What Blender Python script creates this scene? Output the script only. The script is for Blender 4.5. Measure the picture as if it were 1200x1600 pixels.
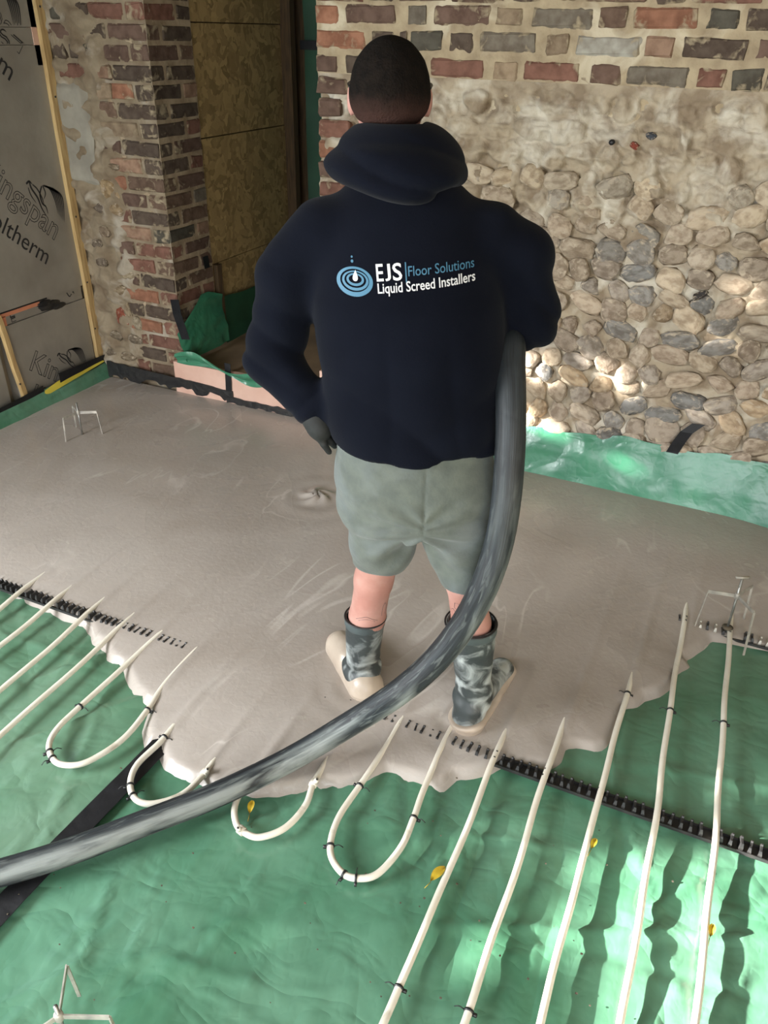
import bpy, bmesh, math, random
import numpy as np
from mathutils import Vector, Matrix
from mathutils.bvhtree import BVHTree
for o in list(bpy.data.objects): bpy.data.objects.remove(o)
SC=bpy.context.scene; COL=SC.collection
random.seed(7); RNG=np.random.default_rng(7)
# ------------------------------------------------------------ camera
F=1255.; PIT=math.radians(31.0); ROL=math.radians(1.2); YAW=math.radians(24.1); H=1.72
_c,_s=math.cos(YAW),math.sin(YAW)
_R=np.array([[_c,-_s,0],[_s,_c,0],[0,0,1]])
_rt=np.array([1.,0,0]); _up=np.array([0,math.sin(PIT),math.cos(PIT)])
RT=_R@(_rt*math.cos(ROL)+_up*math.sin(ROL)); UP=_R@(-_rt*math.sin(ROL)+_up*math.cos(ROL)); FW=_R@np.array([0,math.cos(PIT),-math.sin(PIT)])
ER=np.array([_c,_s,0]); EF=np.array([-_s,_c,0])
cd=bpy.data.cameras.new('camera'); cam=bpy.data.objects.new('camera',cd); COL.objects.link(cam)
cd.sensor_fit='VERTICAL'; cd.sensor_height=36; cd.lens=F/1600*36; cd.clip_start=.02
cam.matrix_world=Matrix(((RT[0],UP[0],-FW[0],0),(RT[1],UP[1],-FW[1],0),(RT[2],UP[2],-FW[2],H),(0,0,0,1)))
SC.camera=cam
# ------------------------------------------------------------ world, sun, daylight at the left window, added fill, exposure
wd=bpy.data.worlds.new('world'); SC.world=wd; wd.use_nodes=True
bg=wd.node_tree.nodes['Background']; bg.inputs[0].default_value=(.75,.87,1,1); bg.inputs[1].default_value=.9
SUN=np.array([.80,.45,-.30]); SUN/=np.linalg.norm(SUN)
def light(kind,name,loc,direction,energy,color=(1,1,1),size=None,spread=None):
    l=bpy.data.lights.new(name,kind); l.energy=energy; l.color=color
    o=bpy.data.objects.new(name,l); COL.objects.link(o); o.location=loc
    o.rotation_euler=Vector(direction).to_track_quat('-Z','Y').to_euler()
    if kind=='AREA': l.shape='RECTANGLE'; l.size,l.size_y=size
    return o,l
so,sl=light('SUN','sun',(-8,-4,4),SUN,52.,(1,.96,.90)); sl.angle=math.radians(.8)
light('AREA','daylight_left_window',(-3.12,-.75,1.45),(1,.42,-.85),270,(.93,.97,1),(1.9,1.1))
light('AREA','fill_behind_camera',(.6,-1.95,1.25),(-.05,1,-.75),125,(.93,.97,1),(3.2,2.1))  # broad fill lamp added behind the camera; no doors are modelled there
SC.view_settings.view_transform='Standard'; SC.view_settings.look='None'; SC.view_settings.gamma=1
SC.view_settings.use_curve_mapping=False; SC.view_settings.exposure=0.0
# ------------------------------------------------------------ helpers
def lin(r,g,b):
    f=lambda v:(v/255/12.92 if v/255<=.04045 else ((v/255+.055)/1.055)**2.4)
    return (f(r),f(g),f(b),1)
def bake(name,V,Fc,mats,parent=None,smooth=True,org=None,label=None,cat=None,group=None,kind=None):
    """one mesh object; V are world coordinates, the origin is put at org (or the parent's place)"""
    V=np.asarray(V,float).reshape(-1,3)
    base=np.array(parent_loc(parent)) if parent is not None else (np.array([V[:,0].mean(),V[:,1].mean(),V[:,2].min()]) if org is None else np.array(org))
    me=bpy.data.meshes.new(name); me.from_pydata((V-base).tolist(),[],[list(map(int,f)) for f in Fc]) if not isinstance(Fc,np.ndarray) else fast(me,V-base,Fc)
    for m in (mats if isinstance(mats,(list,tuple)) else [mats]): me.materials.append(m)
    if smooth: me.polygons.foreach_set('use_smooth',[True]*len(me.polygons))
    me.update()
    o=bpy.data.objects.new(name,me); COL.objects.link(o)
    if parent is not None: o.parent=parent
    else: o.location=base
    tag(o,label,cat,group,kind); return o
def fast(me,V,Fc):
    n=Fc.shape[1]; me.vertices.add(len(V)); me.vertices.foreach_set('co',V.astype(np.float32).ravel())
    me.loops.add(Fc.size); me.loops.foreach_set('vertex_index',Fc.astype(np.int32).ravel())
    me.polygons.add(len(Fc)); me.polygons.foreach_set('loop_start',np.arange(0,Fc.size,n,dtype=np.int32))
    me.update(calc_edges=True)
def parent_loc(p):
    l=Vector(p.location)
    while p.parent is not None: p=p.parent; l=l+Vector(p.location)
    return l
def tag(o,label=None,cat=None,group=None,kind=None):
    for k,v in (('label',label),('category',cat),('group',group),('kind',kind)):
        if v: o[k]=v
def thing(name,loc,label,cat,group=None,rz=0):
    o=bpy.data.objects.new(name,None); o.empty_display_size=.05; COL.objects.link(o); o.location=loc; o.rotation_euler=(0,0,rz)
    tag(o,label,cat,group); return o
def inst(name,me,parent,loc,rot=(0,0,0),scale=(1,1,1),color=None,matl=None):
    o=bpy.data.objects.new(name,me); COL.objects.link(o); o.parent=parent
    pl=parent_loc(parent) if parent else Vector((0,0,0))
    o.location=Vector(loc)-pl; o.rotation_euler=rot; o.scale=scale
    if color: o.color=color
    return o
def box(x0,x1,y0,y1,z0,z1):
    V=[(x,y,z) for z in (z0,z1) for y in (y0,y1) for x in (x0,x1)]
    return V,[(0,2,3,1),(4,5,7,6),(0,1,5,4),(1,3,7,5),(3,2,6,7),(2,0,4,6)]
def join(parts):
    V=[];Fc=[]
    for v,f in parts:
        n=len(V); V+=[tuple(p) for p in v]; Fc+=[tuple(i+n for i in q) for q in f]
    return V,Fc
def spline(P,n):
    P=[np.array(p,float) for p in P]; P=[2*P[0]-P[1]]+P+[2*P[-1]-P[-2]]; out=[]
    for i in range(1,len(P)-2):
        a,b,c,d=P[i-1:i+3]
        for k in range(n):
            t=k/n; out.append(.5*((2*b)+(-a+c)*t+(2*a-5*b+4*c-d)*t*t+(-a+3*b-3*c+d)*t**3))
    out.append(P[-2]); return np.array(out)
def tube(path,rad,seg=12,cap=True,flat=None):
    path=np.asarray(path,float); n=len(path); rad=np.broadcast_to(np.asarray(rad,float).reshape(-1,1) if np.ndim(rad)<2 else rad,(n,seg) if np.ndim(rad)==2 else (n,1))
    T=np.gradient(path,axis=0); T/=np.linalg.norm(T,axis=1)[:,None]+1e-12
    up=np.array([0,0,1.]) if abs(T[0,2])<.9 else np.array([1.,0,0])
    N=np.cross(up,T[0]); N/=np.linalg.norm(N); V=[]
    for i in range(n):
        N=N-T[i]*(N@T[i]); N/=np.linalg.norm(N); B=np.cross(T[i],N)
        a=np.arange(seg)*2*math.pi/seg
        V.append(path[i]+(np.cos(a)[:,None]*N+np.sin(a)[:,None]*B)*rad[i].reshape(-1,1))
    V=np.concatenate(V); Fc=[]
    for i in range(n-1):
        for j in range(seg):
            k=(j+1)%seg; Fc.append((i*seg+j,i*seg+k,(i+1)*seg+k,(i+1)*seg+j))
    if cap: Fc.append(tuple(range(seg-1,-1,-1))); Fc.append(tuple((n-1)*seg+j for j in range(seg)))
    return V.tolist(),Fc
def bar(a,b,w,t,up=(0,0,1)):
    a=np.array(a,float);b=np.array(b,float);d=b-a;d/=np.linalg.norm(d);s=np.cross(d,up)
    if np.linalg.norm(s)<1e-3: s=np.cross(d,(1,0,0))
    s/=np.linalg.norm(s);u=np.cross(s,d)
    V=[p+s*w/2*i+u*t/2*j for p in (a,b) for i,j in ((-1,-1),(1,-1),(1,1),(-1,1))]
    return [tuple(v) for v in V],[(0,1,2,3),(7,6,5,4),(0,4,5,1),(1,5,6,2),(2,6,7,3),(3,7,4,0)]
# value noise / worley noise, numpy
def vn(x,y,z,fr,seed=0):
    r=np.random.default_rng(seed).random((32,32,32)).astype(np.float32)
    x,y,z=[np.asarray(a,np.float32)*fr for a in (x,y,z)]
    xi,yi,zi=[np.floor(a).astype(np.int32) for a in (x,y,z)]; fx,fy,fz=x-xi,y-yi,z-zi
    fx,fy,fz=[a*a*(3-2*a) for a in (fx,fy,fz)]; g=lambda a,b,c:r[(xi+a)&31,(yi+b)&31,(zi+c)&31]
    return ((g(0,0,0)*(1-fx)+g(1,0,0)*fx)*(1-fy)+(g(0,1,0)*(1-fx)+g(1,1,0)*fx)*fy)*(1-fz)+((g(0,0,1)*(1-fx)+g(1,0,1)*fx)*(1-fy)+(g(0,1,1)*(1-fx)+g(1,1,1)*fx)*fy)*fz-.5
def grid(nx,ny):
    i,j=np.meshgrid(np.arange(nx-1),np.arange(ny-1),indexing='ij'); a=(i*ny+j).ravel()
    return np.stack([a,a+ny,a+ny+1,a+1],1)
# ------------------------------------------------------------ materials
def mat(name,c1,c2=None,ns=8,rough=.7,bump=0,bs=30,metal=0,c3=None,ns3=3,objcol=False,coat=0,stretch=None,contrast=(.35,.65),detail=4,sheen=0,emis=None,spec=None,c3w=(.55,.65),warp=False,sss=0,trans=0,edgew=.45):
    m=bpy.data.materials.new(name); m.use_nodes=True; nt=m.node_tree; N=nt.nodes; L=nt.links; b=N['Principled BSDF']
    b.inputs['Roughness'].default_value=rough; b.inputs['Metallic'].default_value=metal
    tc=N.new('ShaderNodeTexCoord'); vec=tc.outputs['Object']
    if stretch:
        mp=N.new('ShaderNodeMapping'); mp.inputs['Scale'].default_value=stretch; L.new(vec,mp.inputs[0]); vec=mp.outputs[0]
    if objcol:
        oi0=N.new('ShaderNodeObjectInfo'); va=N.new('ShaderNodeVectorMath'); va.operation='MULTIPLY_ADD'; va.inputs[1].default_value=(7.3,5.1,9.7); L.new(oi0.outputs['Location'],va.inputs[0]); L.new(vec,va.inputs[2]); vec=va.outputs[0]
        gm=N.new('ShaderNodeVectorMath'); gm.operation='SUBTRACT'; gm.inputs[1].default_value=(.5,.5,.5); L.new(tc.outputs['Generated'],gm.inputs[0])
        gs=N.new('ShaderNodeSeparateXYZ'); L.new(gm.outputs[0],gs.inputs[0]); e=[]
        for k_ in (0,2):
            a_=N.new('ShaderNodeMath'); a_.operation='ABSOLUTE'; L.new(gs.outputs[k_],a_.inputs[0]); e.append(a_.outputs[0])
        mxe=N.new('ShaderNodeMath'); mxe.operation='MAXIMUM'; L.new(e[0],mxe.inputs[0]); L.new(e[1],mxe.inputs[1]); edge_=mxe.outputs[0]
    def noise(s,d=detail,dist=0):
        n=N.new('ShaderNodeTexNoise'); n.inputs['Scale'].default_value=s; n.inputs['Detail'].default_value=d; n.inputs['Distortion'].default_value=dist; L.new(vec,n.inputs[0]); return n.outputs[0]
    def ramp(s,a,c):
        r=N.new('ShaderNodeMapRange'); r.inputs[1].default_value=a; r.inputs[2].default_value=c; L.new(s,r.inputs[0]); return r.outputs[0]
    def mix(f,a,c,mode='MIX'):
        x=N.new('ShaderNodeMix'); x.data_type='RGBA'; x.blend_type=mode
        if isinstance(f,float): x.inputs[0].default_value=f
        else: L.new(f,x.inputs[0])
        for k,v in ((6,a),(7,c)):
            if isinstance(v,(tuple,list)): x.inputs[k].default_value=v
            else: L.new(v,x.inputs[k])
        return x.outputs[2]
    if objcol:
        oi=N.new('ShaderNodeObjectInfo'); col=oi.outputs['Color']
        if c2: col=mix(ramp(noise(ns),*contrast),col,mix(1.0,col,c2,'MULTIPLY'))
    else:
        col=c1
        if c2: col=mix(ramp(noise(ns,dist=1.5 if warp else 0),*contrast),c1,c2)
    if c3:
        f_=noise(ns3,6,.6)
        if objcol:
            q_=N.new('ShaderNodeMath'); q_.operation='MULTIPLY_ADD'; q_.inputs[1].default_value=edgew; L.new(edge_,q_.inputs[0]); L.new(f_,q_.inputs[2]); f_=q_.outputs[0]
        col=mix(ramp(f_,*c3w),col,c3)
    if isinstance(col,(tuple,list)): b.inputs['Base Color'].default_value=col
    else: L.new(col,b.inputs['Base Color'])
    if bump:
        bn=N.new('ShaderNodeBump'); bn.inputs['Strength'].default_value=1; bn.inputs['Distance'].default_value=bump; L.new(noise(bs,5),bn.inputs['Height']); L.new(bn.outputs[0],b.inputs['Normal'])
    if coat: b.inputs['Coat Weight'].default_value=coat; b.inputs['Coat Roughness'].default_value=.08
    if sheen: b.inputs['Sheen Weight'].default_value=sheen; b.inputs['Sheen Roughness'].default_value=.5
    if spec is not None: b.inputs['Specular IOR Level'].default_value=spec
    if sss: b.inputs['Subsurface Weight'].default_value=sss; b.inputs['Subsurface Radius'].default_value=(.01,.004,.002)
    return m
M={}
M['mortar']=mat('lime_mortar',lin(168,152,124),lin(138,122,98),14,.95,.004,60,c3=lin(186,174,150),ns3=5)
M['mortar_left']=mat('lime_mortar_pier',lin(166,148,122),lin(130,112,88),12,.95,.004,60)
M['brick']=mat('brick_clay',None,(.6,.56,.54,1),22,.92,.003,40,objcol=True,c3=lin(150,136,112),ns3=22,c3w=(.72,.86),spec=.2)
M['flint']=mat('flint_stone',None,(.62,.58,.55,1),1.8,.75,.006,2.2,contrast=(.42,.62),objcol=True,c3=lin(176,162,142),ns3=2.6,c3w=(.66,.86),spec=.25)
M['slurry']=mat('slurried_flint_face',lin(160,146,124),lin(128,112,92),9,.88,.007,30,c3=lin(190,182,166),ns3=6,c3w=(.48,.66),contrast=(.42,.6))
M['rubble']=mat('rough_render',lin(142,128,106),lin(112,96,76),9,.95,.006,35,c3=lin(160,150,134),ns3=5)
M['render_patch']=mat('grey_render',lin(150,144,130),lin(128,122,110),9,.9,.003,35)
M['screed']=None
M['foil']=mat('foil_facing',lin(158,153,143),lin(138,133,124),5,.42,.0012,28,metal=.25,contrast=(.3,.7))
M['wood']=mat('softwood',lin(196,168,118),lin(170,138,90),14,.7,.001,60,stretch=(6,6,.6))
M['wood_dark']=mat('old_stud',lin(92,70,44),lin(66,50,32),14,.8,.001,60,stretch=(6,6,.6))
M['pink']=mat('pink_foam_board',lin(214,178,160),lin(200,160,142),6,.8,.001,50)
M['pinkedge']=mat('orange_foam_edge',lin(206,138,104),lin(188,120,90),9,.85,.001,60)
M['tape']=mat('black_tape',(.010,.010,.011,1),(.016,.016,.018,1),20,.45,.002,26,spec=.3)
M['tape_matt']=mat('matt_black_tape',(.009,.009,.010,1),(.014,.014,.015,1),20,.8,.002,26,spec=.15)
M['membrane']=mat('black_membrane',(.010,.010,.011,1),(.022,.021,.02,1),30,.42,.004,40)
M['ink']=mat('black_print',(.018,.018,.02,1),None,rough=.5)
M['pipe']=mat('white_pipe',lin(226,220,206),lin(214,206,190),10,.38,0,c3=lin(178,166,146),ns3=14,c3w=(.62,.75))
M['tie']=mat('black_plastic',(.014,.014,.015,1),None,rough=.42)
M['rail']=mat('rail_plastic',(.013,.013,.014,1),(.03,.028,.026,1),30,.5)
M['steel']=mat('galvanised_steel',lin(176,176,172),lin(140,140,136),20,.38,metal=.85,bump=.0004,bs=80)
M['splashed_steel']=mat('screed_splashed_steel',lin(200,194,182),lin(150,146,138),22,.5,metal=.35,bump=.0008,bs=80)
def hose_mat():
    m=bpy.data.materials.new('rubber_hose'); m.use_nodes=True; nt=m.node_tree;N=nt.nodes;L=nt.links;b=N['Principled BSDF']; b.inputs['Roughness'].default_value=.52; b.inputs['Specular IOR Level'].default_value=.35
    at=N.new('ShaderNodeAttribute'); at.attribute_name='lengthwise'
    def no(sc,scale,d,dist):
        mp=N.new('ShaderNodeMapping'); mp.inputs['Scale'].default_value=sc; L.new(at.outputs['Vector'],mp.inputs[0]); n=N.new('ShaderNodeTexNoise'); n.inputs['Scale'].default_value=scale; n.inputs['Detail'].default_value=d; n.inputs['Distortion'].default_value=dist; L.new(mp.outputs[0],n.inputs[0]); return n.outputs[0]
    def mr(x,a,c,lo=0,hi=1):
        r=N.new('ShaderNodeMapRange'); r.inputs[1].default_value=a; r.inputs[2].default_value=c; r.inputs[3].default_value=lo; r.inputs[4].default_value=hi; L.new(x,r.inputs[0]); return r.outputs[0]
    def mul(a,c):
        x=N.new('ShaderNodeMath'); x.operation='MULTIPLY'; L.new(a,x.inputs[0]); L.new(c,x.inputs[1]); return x.outputs[0]
    def mix(f,a,c):
        x=N.new('ShaderNodeMix'); x.data_type='RGBA'; L.new(f,x.inputs[0])
        for k,v in ((6,a),(7,c)):
            if isinstance(v,tuple): x.inputs[k].default_value=v
            else: L.new(v,x.inputs[k])
        return x.outputs[2]
    sp=N.new('ShaderNodeSeparateXYZ'); L.new(at.outputs['Vector'],sp.inputs[0])
    col=mix(mr(no((1,6,6),6,4,0),.4,.6),(.011,.013,.015,1),(.024,.029,.033,1))
    sm=mul(mr(no((1.0,2.6,2.6),4.0,6,.6),.36,.56),mul(mr(sp.outputs[0],1.65,2.1,.62,.02),mr(sp.outputs[1],.01,-.055))); sm2=mul(mr(no((1,2,2),3,3,.5),.42,.58),sm)
    col=mix(sm2,col,lin(158,164,160)); sm3=mul(mr(no((2.2,5,5),6,5,.8),.56,.66),mr(sp.outputs[0],1.7,2.2,.30,.015)); col=mix(sm3,col,lin(132,138,134)); L.new(col,b.inputs['Base Color'])
    bn=N.new('ShaderNodeBump'); bn.inputs['Distance'].default_value=.0012; L.new(no((2,20,20),6,4,0),bn.inputs['Height']); L.new(bn.outputs[0],b.inputs['Normal']); return m
M['hose']=hose_mat()
M['hoodie']=mat('navy_fleece',(.0021,.0029,.0064,1),(.0030,.0041,.0085,1),6,.95,.0006,260,sheen=.03,spec=.08)
M['shorts']=mat('grey_jersey',lin(93,98,91),lin(83,88,83),30,.92,.0008,160,c3=lin(106,112,112),ns3=5,c3w=(.5,.68),spec=.2,sheen=.15)
M['skin']=mat('skin',lin(180,136,124),lin(166,116,104),14,.6,.0008,60)
M['hair']=mat('dark_hair',(.0045,.0034,.0028,1),(.009,.0065,.005,1),60,.95,.003,220,spec=.1)
M['glove']=mat('black_glove',(.006,.007,.0065,1),(.011,.012,.011,1),30,.75,.0008,90)
M['boot']=mat('wellington_rubber',lin(58,64,64),lin(46,52,53),9,.5,.0025,30,c3=lin(166,172,170),ns3=16,c3w=(.46,.64))
M['bootcuff']=mat('wellington_cuff',lin(78,88,88),lin(64,72,73),12,.55,.0008,60,c3=lin(150,158,156),ns3=14,c3w=(.58,.72))
M['sole']=mat('screed_coated_sole',lin(184,170,154),lin(168,153,138),9,.4,.003,22,coat=.15)
M['white']=mat('white_print',lin(205,206,208),None,rough=.6)
M['teal']=mat('blue_print',lin(60,108,134),None,rough=.6)
M['tattoo']=mat('tattoo_ink',lin(104,86,84),None,rough=.6)
M['leaf']=mat('yellow_leaf',lin(196,168,40),lin(150,120,30),30,.6,.001,60)
M['oldfloor']=mat('passage_floor',lin(128,104,76),lin(104,84,62),4,.9,.002,20)
M['outside']=mat('outside_leaf',(.05,.11,.03,1),(.03,.07,.02,1),5,.7)
M['plain']=mat('plaster',lin(150,138,118),lin(130,118,100),5,.95)
M['ceil']=mat('ceiling_board',lin(150,140,122),lin(130,120,104),5,.95)
M['debris']=mat('grit',lin(96,86,70),lin(60,52,42),30,.9)
M['yellow']=mat('yellow_membrane',lin(206,190,72),lin(186,170,60),6,.45,.002,14)
def osb_mat():
    m=mat('osb_flakes',lin(150,122,74),lin(110,86,50),7,.8); nt=m.node_tree;N=nt.nodes;L=nt.links;b=N['Principled BSDF']
    tc=N.new('ShaderNodeTexCoord'); n0=N.new('ShaderNodeTexNoise'); n0.inputs['Scale'].default_value=9; mx=N.new('ShaderNodeVectorMath'); mx.operation='MULTIPLY_ADD'; mx.inputs[1].default_value=(.25,.25,.25)
    L.new(tc.outputs['Object'],n0.inputs[0]); L.new(n0.outputs[1],mx.inputs[0]); L.new(tc.outputs['Object'],mx.inputs[2])
    v=N.new('ShaderNodeTexVoronoi'); v.inputs['Scale'].default_value=26; L.new(mx.outputs[0],v.inputs[0])
    r=N.new('ShaderNodeValToRGB'); r.color_ramp.elements[0].color=lin(122,100,62); r.color_ramp.elements[1].color=lin(168,142,94)
    s=N.new('ShaderNodeSeparateColor'); L.new(v.outputs['Color'],s.inputs[0]); L.new(s.outputs[0],r.inputs[0]); L.new(r.outputs[0],b.inputs['Base Color'])
    bn=N.new('ShaderNodeBump'); bn.inputs['Distance'].default_value=.002; L.new(s.outputs[1],bn.inputs['Height']); L.new(bn.outputs[0],b.inputs['Normal']); return m
M['osb']=osb_mat()
def poly_mat(name,ca,cb,rough=.26):
    m=bpy.data.materials.new(name); m.use_nodes=True; nt=m.node_tree;N=nt.nodes;L=nt.links;b=N['Principled BSDF']
    tc=N.new('ShaderNodeTexCoord')
    def no(sc,scale,det,dist):
        mp=N.new('ShaderNodeMapping'); mp.inputs['Scale'].default_value=sc; L.new(tc.outputs['Object'],mp.inputs[0])
        n=N.new('ShaderNodeTexNoise'); n.inputs['Scale'].default_value=scale; n.inputs['Detail'].default_value=det; n.inputs['Distortion'].default_value=dist; L.new(mp.outputs[0],n.inputs[0]); return n.outputs[0]
    a=no((1,1,1),3,4,.5); mr=N.new('ShaderNodeMapRange'); mr.inputs[1].default_value=.35; mr.inputs[2].default_value=.68; L.new(a,mr.inputs[0])
    x=N.new('ShaderNodeMix'); x.data_type='RGBA'; L.new(mr.outputs[0],x.inputs[0]); x.inputs[6].default_value=ca; x.inputs[7].default_value=cb; L.new(x.outputs[2],b.inputs['Base Color'])
    b.inputs['Roughness'].default_value=rough; b.inputs['Specular IOR Level'].default_value=.6
    b.inputs['Coat Weight'].default_value=.35; b.inputs['Coat Roughness'].default_value=.22
    # sharp creases: ridged noise |n-.5|
    prev=None
    for sc,scale,dist,d in (((1,.35,1),4,.5,.030),((.6,1,1),10,.5,.012),((1,.6,1),26,.3,.003)):
        n=no(sc,scale,2,dist); s=N.new('ShaderNodeMath'); s.operation='SUBTRACT'; s.inputs[1].default_value=.5; L.new(n,s.inputs[0]); ab=N.new('ShaderNodeMath'); ab.operation='ABSOLUTE'; L.new(s.outputs[0],ab.inputs[0])
        bn=N.new('ShaderNodeBump'); bn.inputs['Strength'].default_value=.8; bn.inputs['Distance'].default_value=d; L.new(ab.outputs[0],bn.inputs['Height'])
        if prev: L.new(prev,bn.inputs['Normal'])
        prev=bn.outputs[0]
    L.new(prev,b.inputs['Normal']); return m
M['poly']=poly_mat('green_polythene',lin(92,134,110),lin(66,112,86))
M['poly_old']=poly_mat('green_polythene_older',lin(106,138,114),lin(84,122,96))
M['poly_wall']=poly_mat('green_polythene_upstand',lin(64,130,98),lin(46,106,80),.30)
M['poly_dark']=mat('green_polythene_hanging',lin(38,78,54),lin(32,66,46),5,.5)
def screed_mat():
    m=bpy.data.materials.new('wet_screed'); m.use_nodes=True; nt=m.node_tree;N=nt.nodes;L=nt.links;b=N['Principled BSDF']
    tc=N.new('ShaderNodeTexCoord')
    def no(sc,scale,det,dist,rot=0):
        mp=N.new('ShaderNodeMapping'); mp.inputs['Scale'].default_value=sc; mp.inputs['Rotation'].default_value=(0,0,rot); L.new(tc.outputs['Object'],mp.inputs[0])
        n=N.new('ShaderNodeTexNoise'); n.inputs['Scale'].default_value=scale; n.inputs['Detail'].default_value=det; n.inputs['Distortion'].default_value=dist; L.new(mp.outputs[0],n.inputs[0]); return n.outputs[0]
    def mr(s,a,c,lo=0,hi=1):
        r=N.new('ShaderNodeMapRange'); r.inputs[1].default_value=a; r.inputs[2].default_value=c; r.inputs[3].default_value=lo; r.inputs[4].default_value=hi; L.new(s,r.inputs[0]); return r.outputs[0]
    def mix(f,a,c):
        x=N.new('ShaderNodeMix'); x.data_type='RGBA'; L.new(f,x.inputs[0])
        for k,v in ((6,a),(7,c)):
            if isinstance(v,tuple): x.inputs[k].default_value=v
            else: L.new(v,x.inputs[k])
        return x.outputs[2]
    col=mix(mr(no((1,1,1),1.6,5,1),.35,.65),lin(172,163,155),lin(157,147,138))
    # thin pale foam streaks drawn out by the flow
    st=no((1,.35,1),2.2,3,1.6,.5); s=N.new('ShaderNodeMath'); s.operation='SUBTRACT'; s.inputs[1].default_value=.5; L.new(st,s.inputs[0]); ab=N.new('ShaderNodeMath'); ab.operation='ABSOLUTE'; L.new(s.outputs[0],ab.inputs[0])
    f=N.new('ShaderNodeMath'); f.operation='MULTIPLY'; L.new(mr(ab.outputs[0],0,.014,1,0),f.inputs[0]); L.new(mr(no((1,1,1),2.3,2,0),.48,.62,0,.55),f.inputs[1])
    col=mix(f.outputs[0],col,lin(206,198,190)); L.new(col,b.inputs['Base Color'])
    L.new(mr(no((1,1,1),3,3,1),.3,.7,.16,.34),b.inputs['Roughness']); b.inputs['Specular IOR Level'].default_value=.5
    prev=None
    for sc,scale,dist,d in (((1,.5,1),6,.8,.0025),((1,1,1),55,.6,.0012)):
        n=no(sc,scale,3,dist,.4); bn=N.new('ShaderNodeBump'); bn.inputs['Strength'].default_value=.7; bn.inputs['Distance'].default_value=d; L.new(n,bn.inputs['Height'])
        if prev: L.new(prev,bn.inputs['Normal'])
        prev=bn.outputs[0]
    L.new(prev,b.inputs['Normal']); return m
M['screed']=screed_mat()
def mask_low(m,z0,z1):
    """the dried smear (last mix node) thins out higher up the object"""
    nt=m.node_tree;N=nt.nodes;L=nt.links; mx=[n for n in N if n.bl_idname=='ShaderNodeMix'][-1]; src=mx.inputs[0].links[0].from_socket
    tc=N.new('ShaderNodeTexCoord'); sp=N.new('ShaderNodeSeparateXYZ'); L.new(tc.outputs['Object'],sp.inputs[0]); r=N.new('ShaderNodeMapRange'); r.inputs[1].default_value=z0;r.inputs[2].default_value=z1;r.inputs[3].default_value=.8;r.inputs[4].default_value=.03; L.new(sp.outputs[2],r.inputs[0])
    m_=N.new('ShaderNodeMath'); m_.operation='MULTIPLY'; L.new(src,m_.inputs[0]); L.new(r.outputs[0],m_.inputs[1]); L.new(m_.outputs[0],mx.inputs[0])
def fade_low(m,z0,z1,col):
    nt=m.node_tree;N=nt.nodes;L=nt.links;b=N['Principled BSDF']; src=b.inputs['Base Color'].links[0].from_socket
    tc=N.new('ShaderNodeTexCoord'); sp=N.new('ShaderNodeSeparateXYZ'); L.new(tc.outputs['Object'],sp.inputs[0]); n=N.new('ShaderNodeTexNoise'); n.inputs['Scale'].default_value=40; L.new(tc.outputs['Object'],n.inputs[0])
    a=N.new('ShaderNodeMath'); a.operation='MULTIPLY_ADD'; a.inputs[1].default_value=.03; L.new(n.outputs[0],a.inputs[0]); L.new(sp.outputs[2],a.inputs[2])
    r=N.new('ShaderNodeMapRange'); r.inputs[1].default_value=z0+.015;r.inputs[2].default_value=z1+.015;r.inputs[3].default_value=1;r.inputs[4].default_value=0; L.new(a.outputs[0],r.inputs[0])
    x=N.new('ShaderNodeMix'); x.data_type='RGBA'; L.new(r.outputs[0],x.inputs[0]); L.new(src,x.inputs[6]); x.inputs[7].default_value=col; L.new(x.outputs[2],b.inputs['Base Color'])
fade_low(M['hair'],1.548,1.612,lin(66,46,40))
# ------------------------------------------------------------ room shell
YW=3.25; XL=-3.2; XP=-2.63; XJ=-1.79
V,Fc=box(-3.5,2.6,-2.2,YW+.1,-.12,-.03); floor=bake('floor',V,Fc,M['plain'],smooth=False,kind='structure')
V,Fc=box(-3.5,2.6,-2.2,4.7,2.55,2.65); bake('ceiling',V,Fc,M['ceil'],smooth=False,kind='structure')
# left wall with two window openings towards the camera
def wall_with_holes(x0,x1,ys,z0,z1,holes):
    parts=[];y=ys[0]
    for (a,b,c,d) in holes:
        parts.append(box(x0,x1,y,a,z0,z1)); parts.append(box(x0,x1,a,b,z0,c)); parts.append(box(x0,x1,a,b,d,z1)); y=b
    parts.append(box(x0,x1,y,ys[1],z0,z1)); return join(parts)
V,Fc=wall_with_holes(XL-.30,XL-.06,(-2.2,3.5),-.12,2.6,[(-1.7,-.05,.95,2.2),(1.25,2.15,1.15,2.35)])
bake('wall_left',V,Fc,M['plain'],smooth=False,kind='structure')
V,Fc=box(2.35,2.6,-2.2,3.4,-.12,2.6); bake('wall_right',V,Fc,M['plain'],smooth=False,kind='structure')

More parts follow.
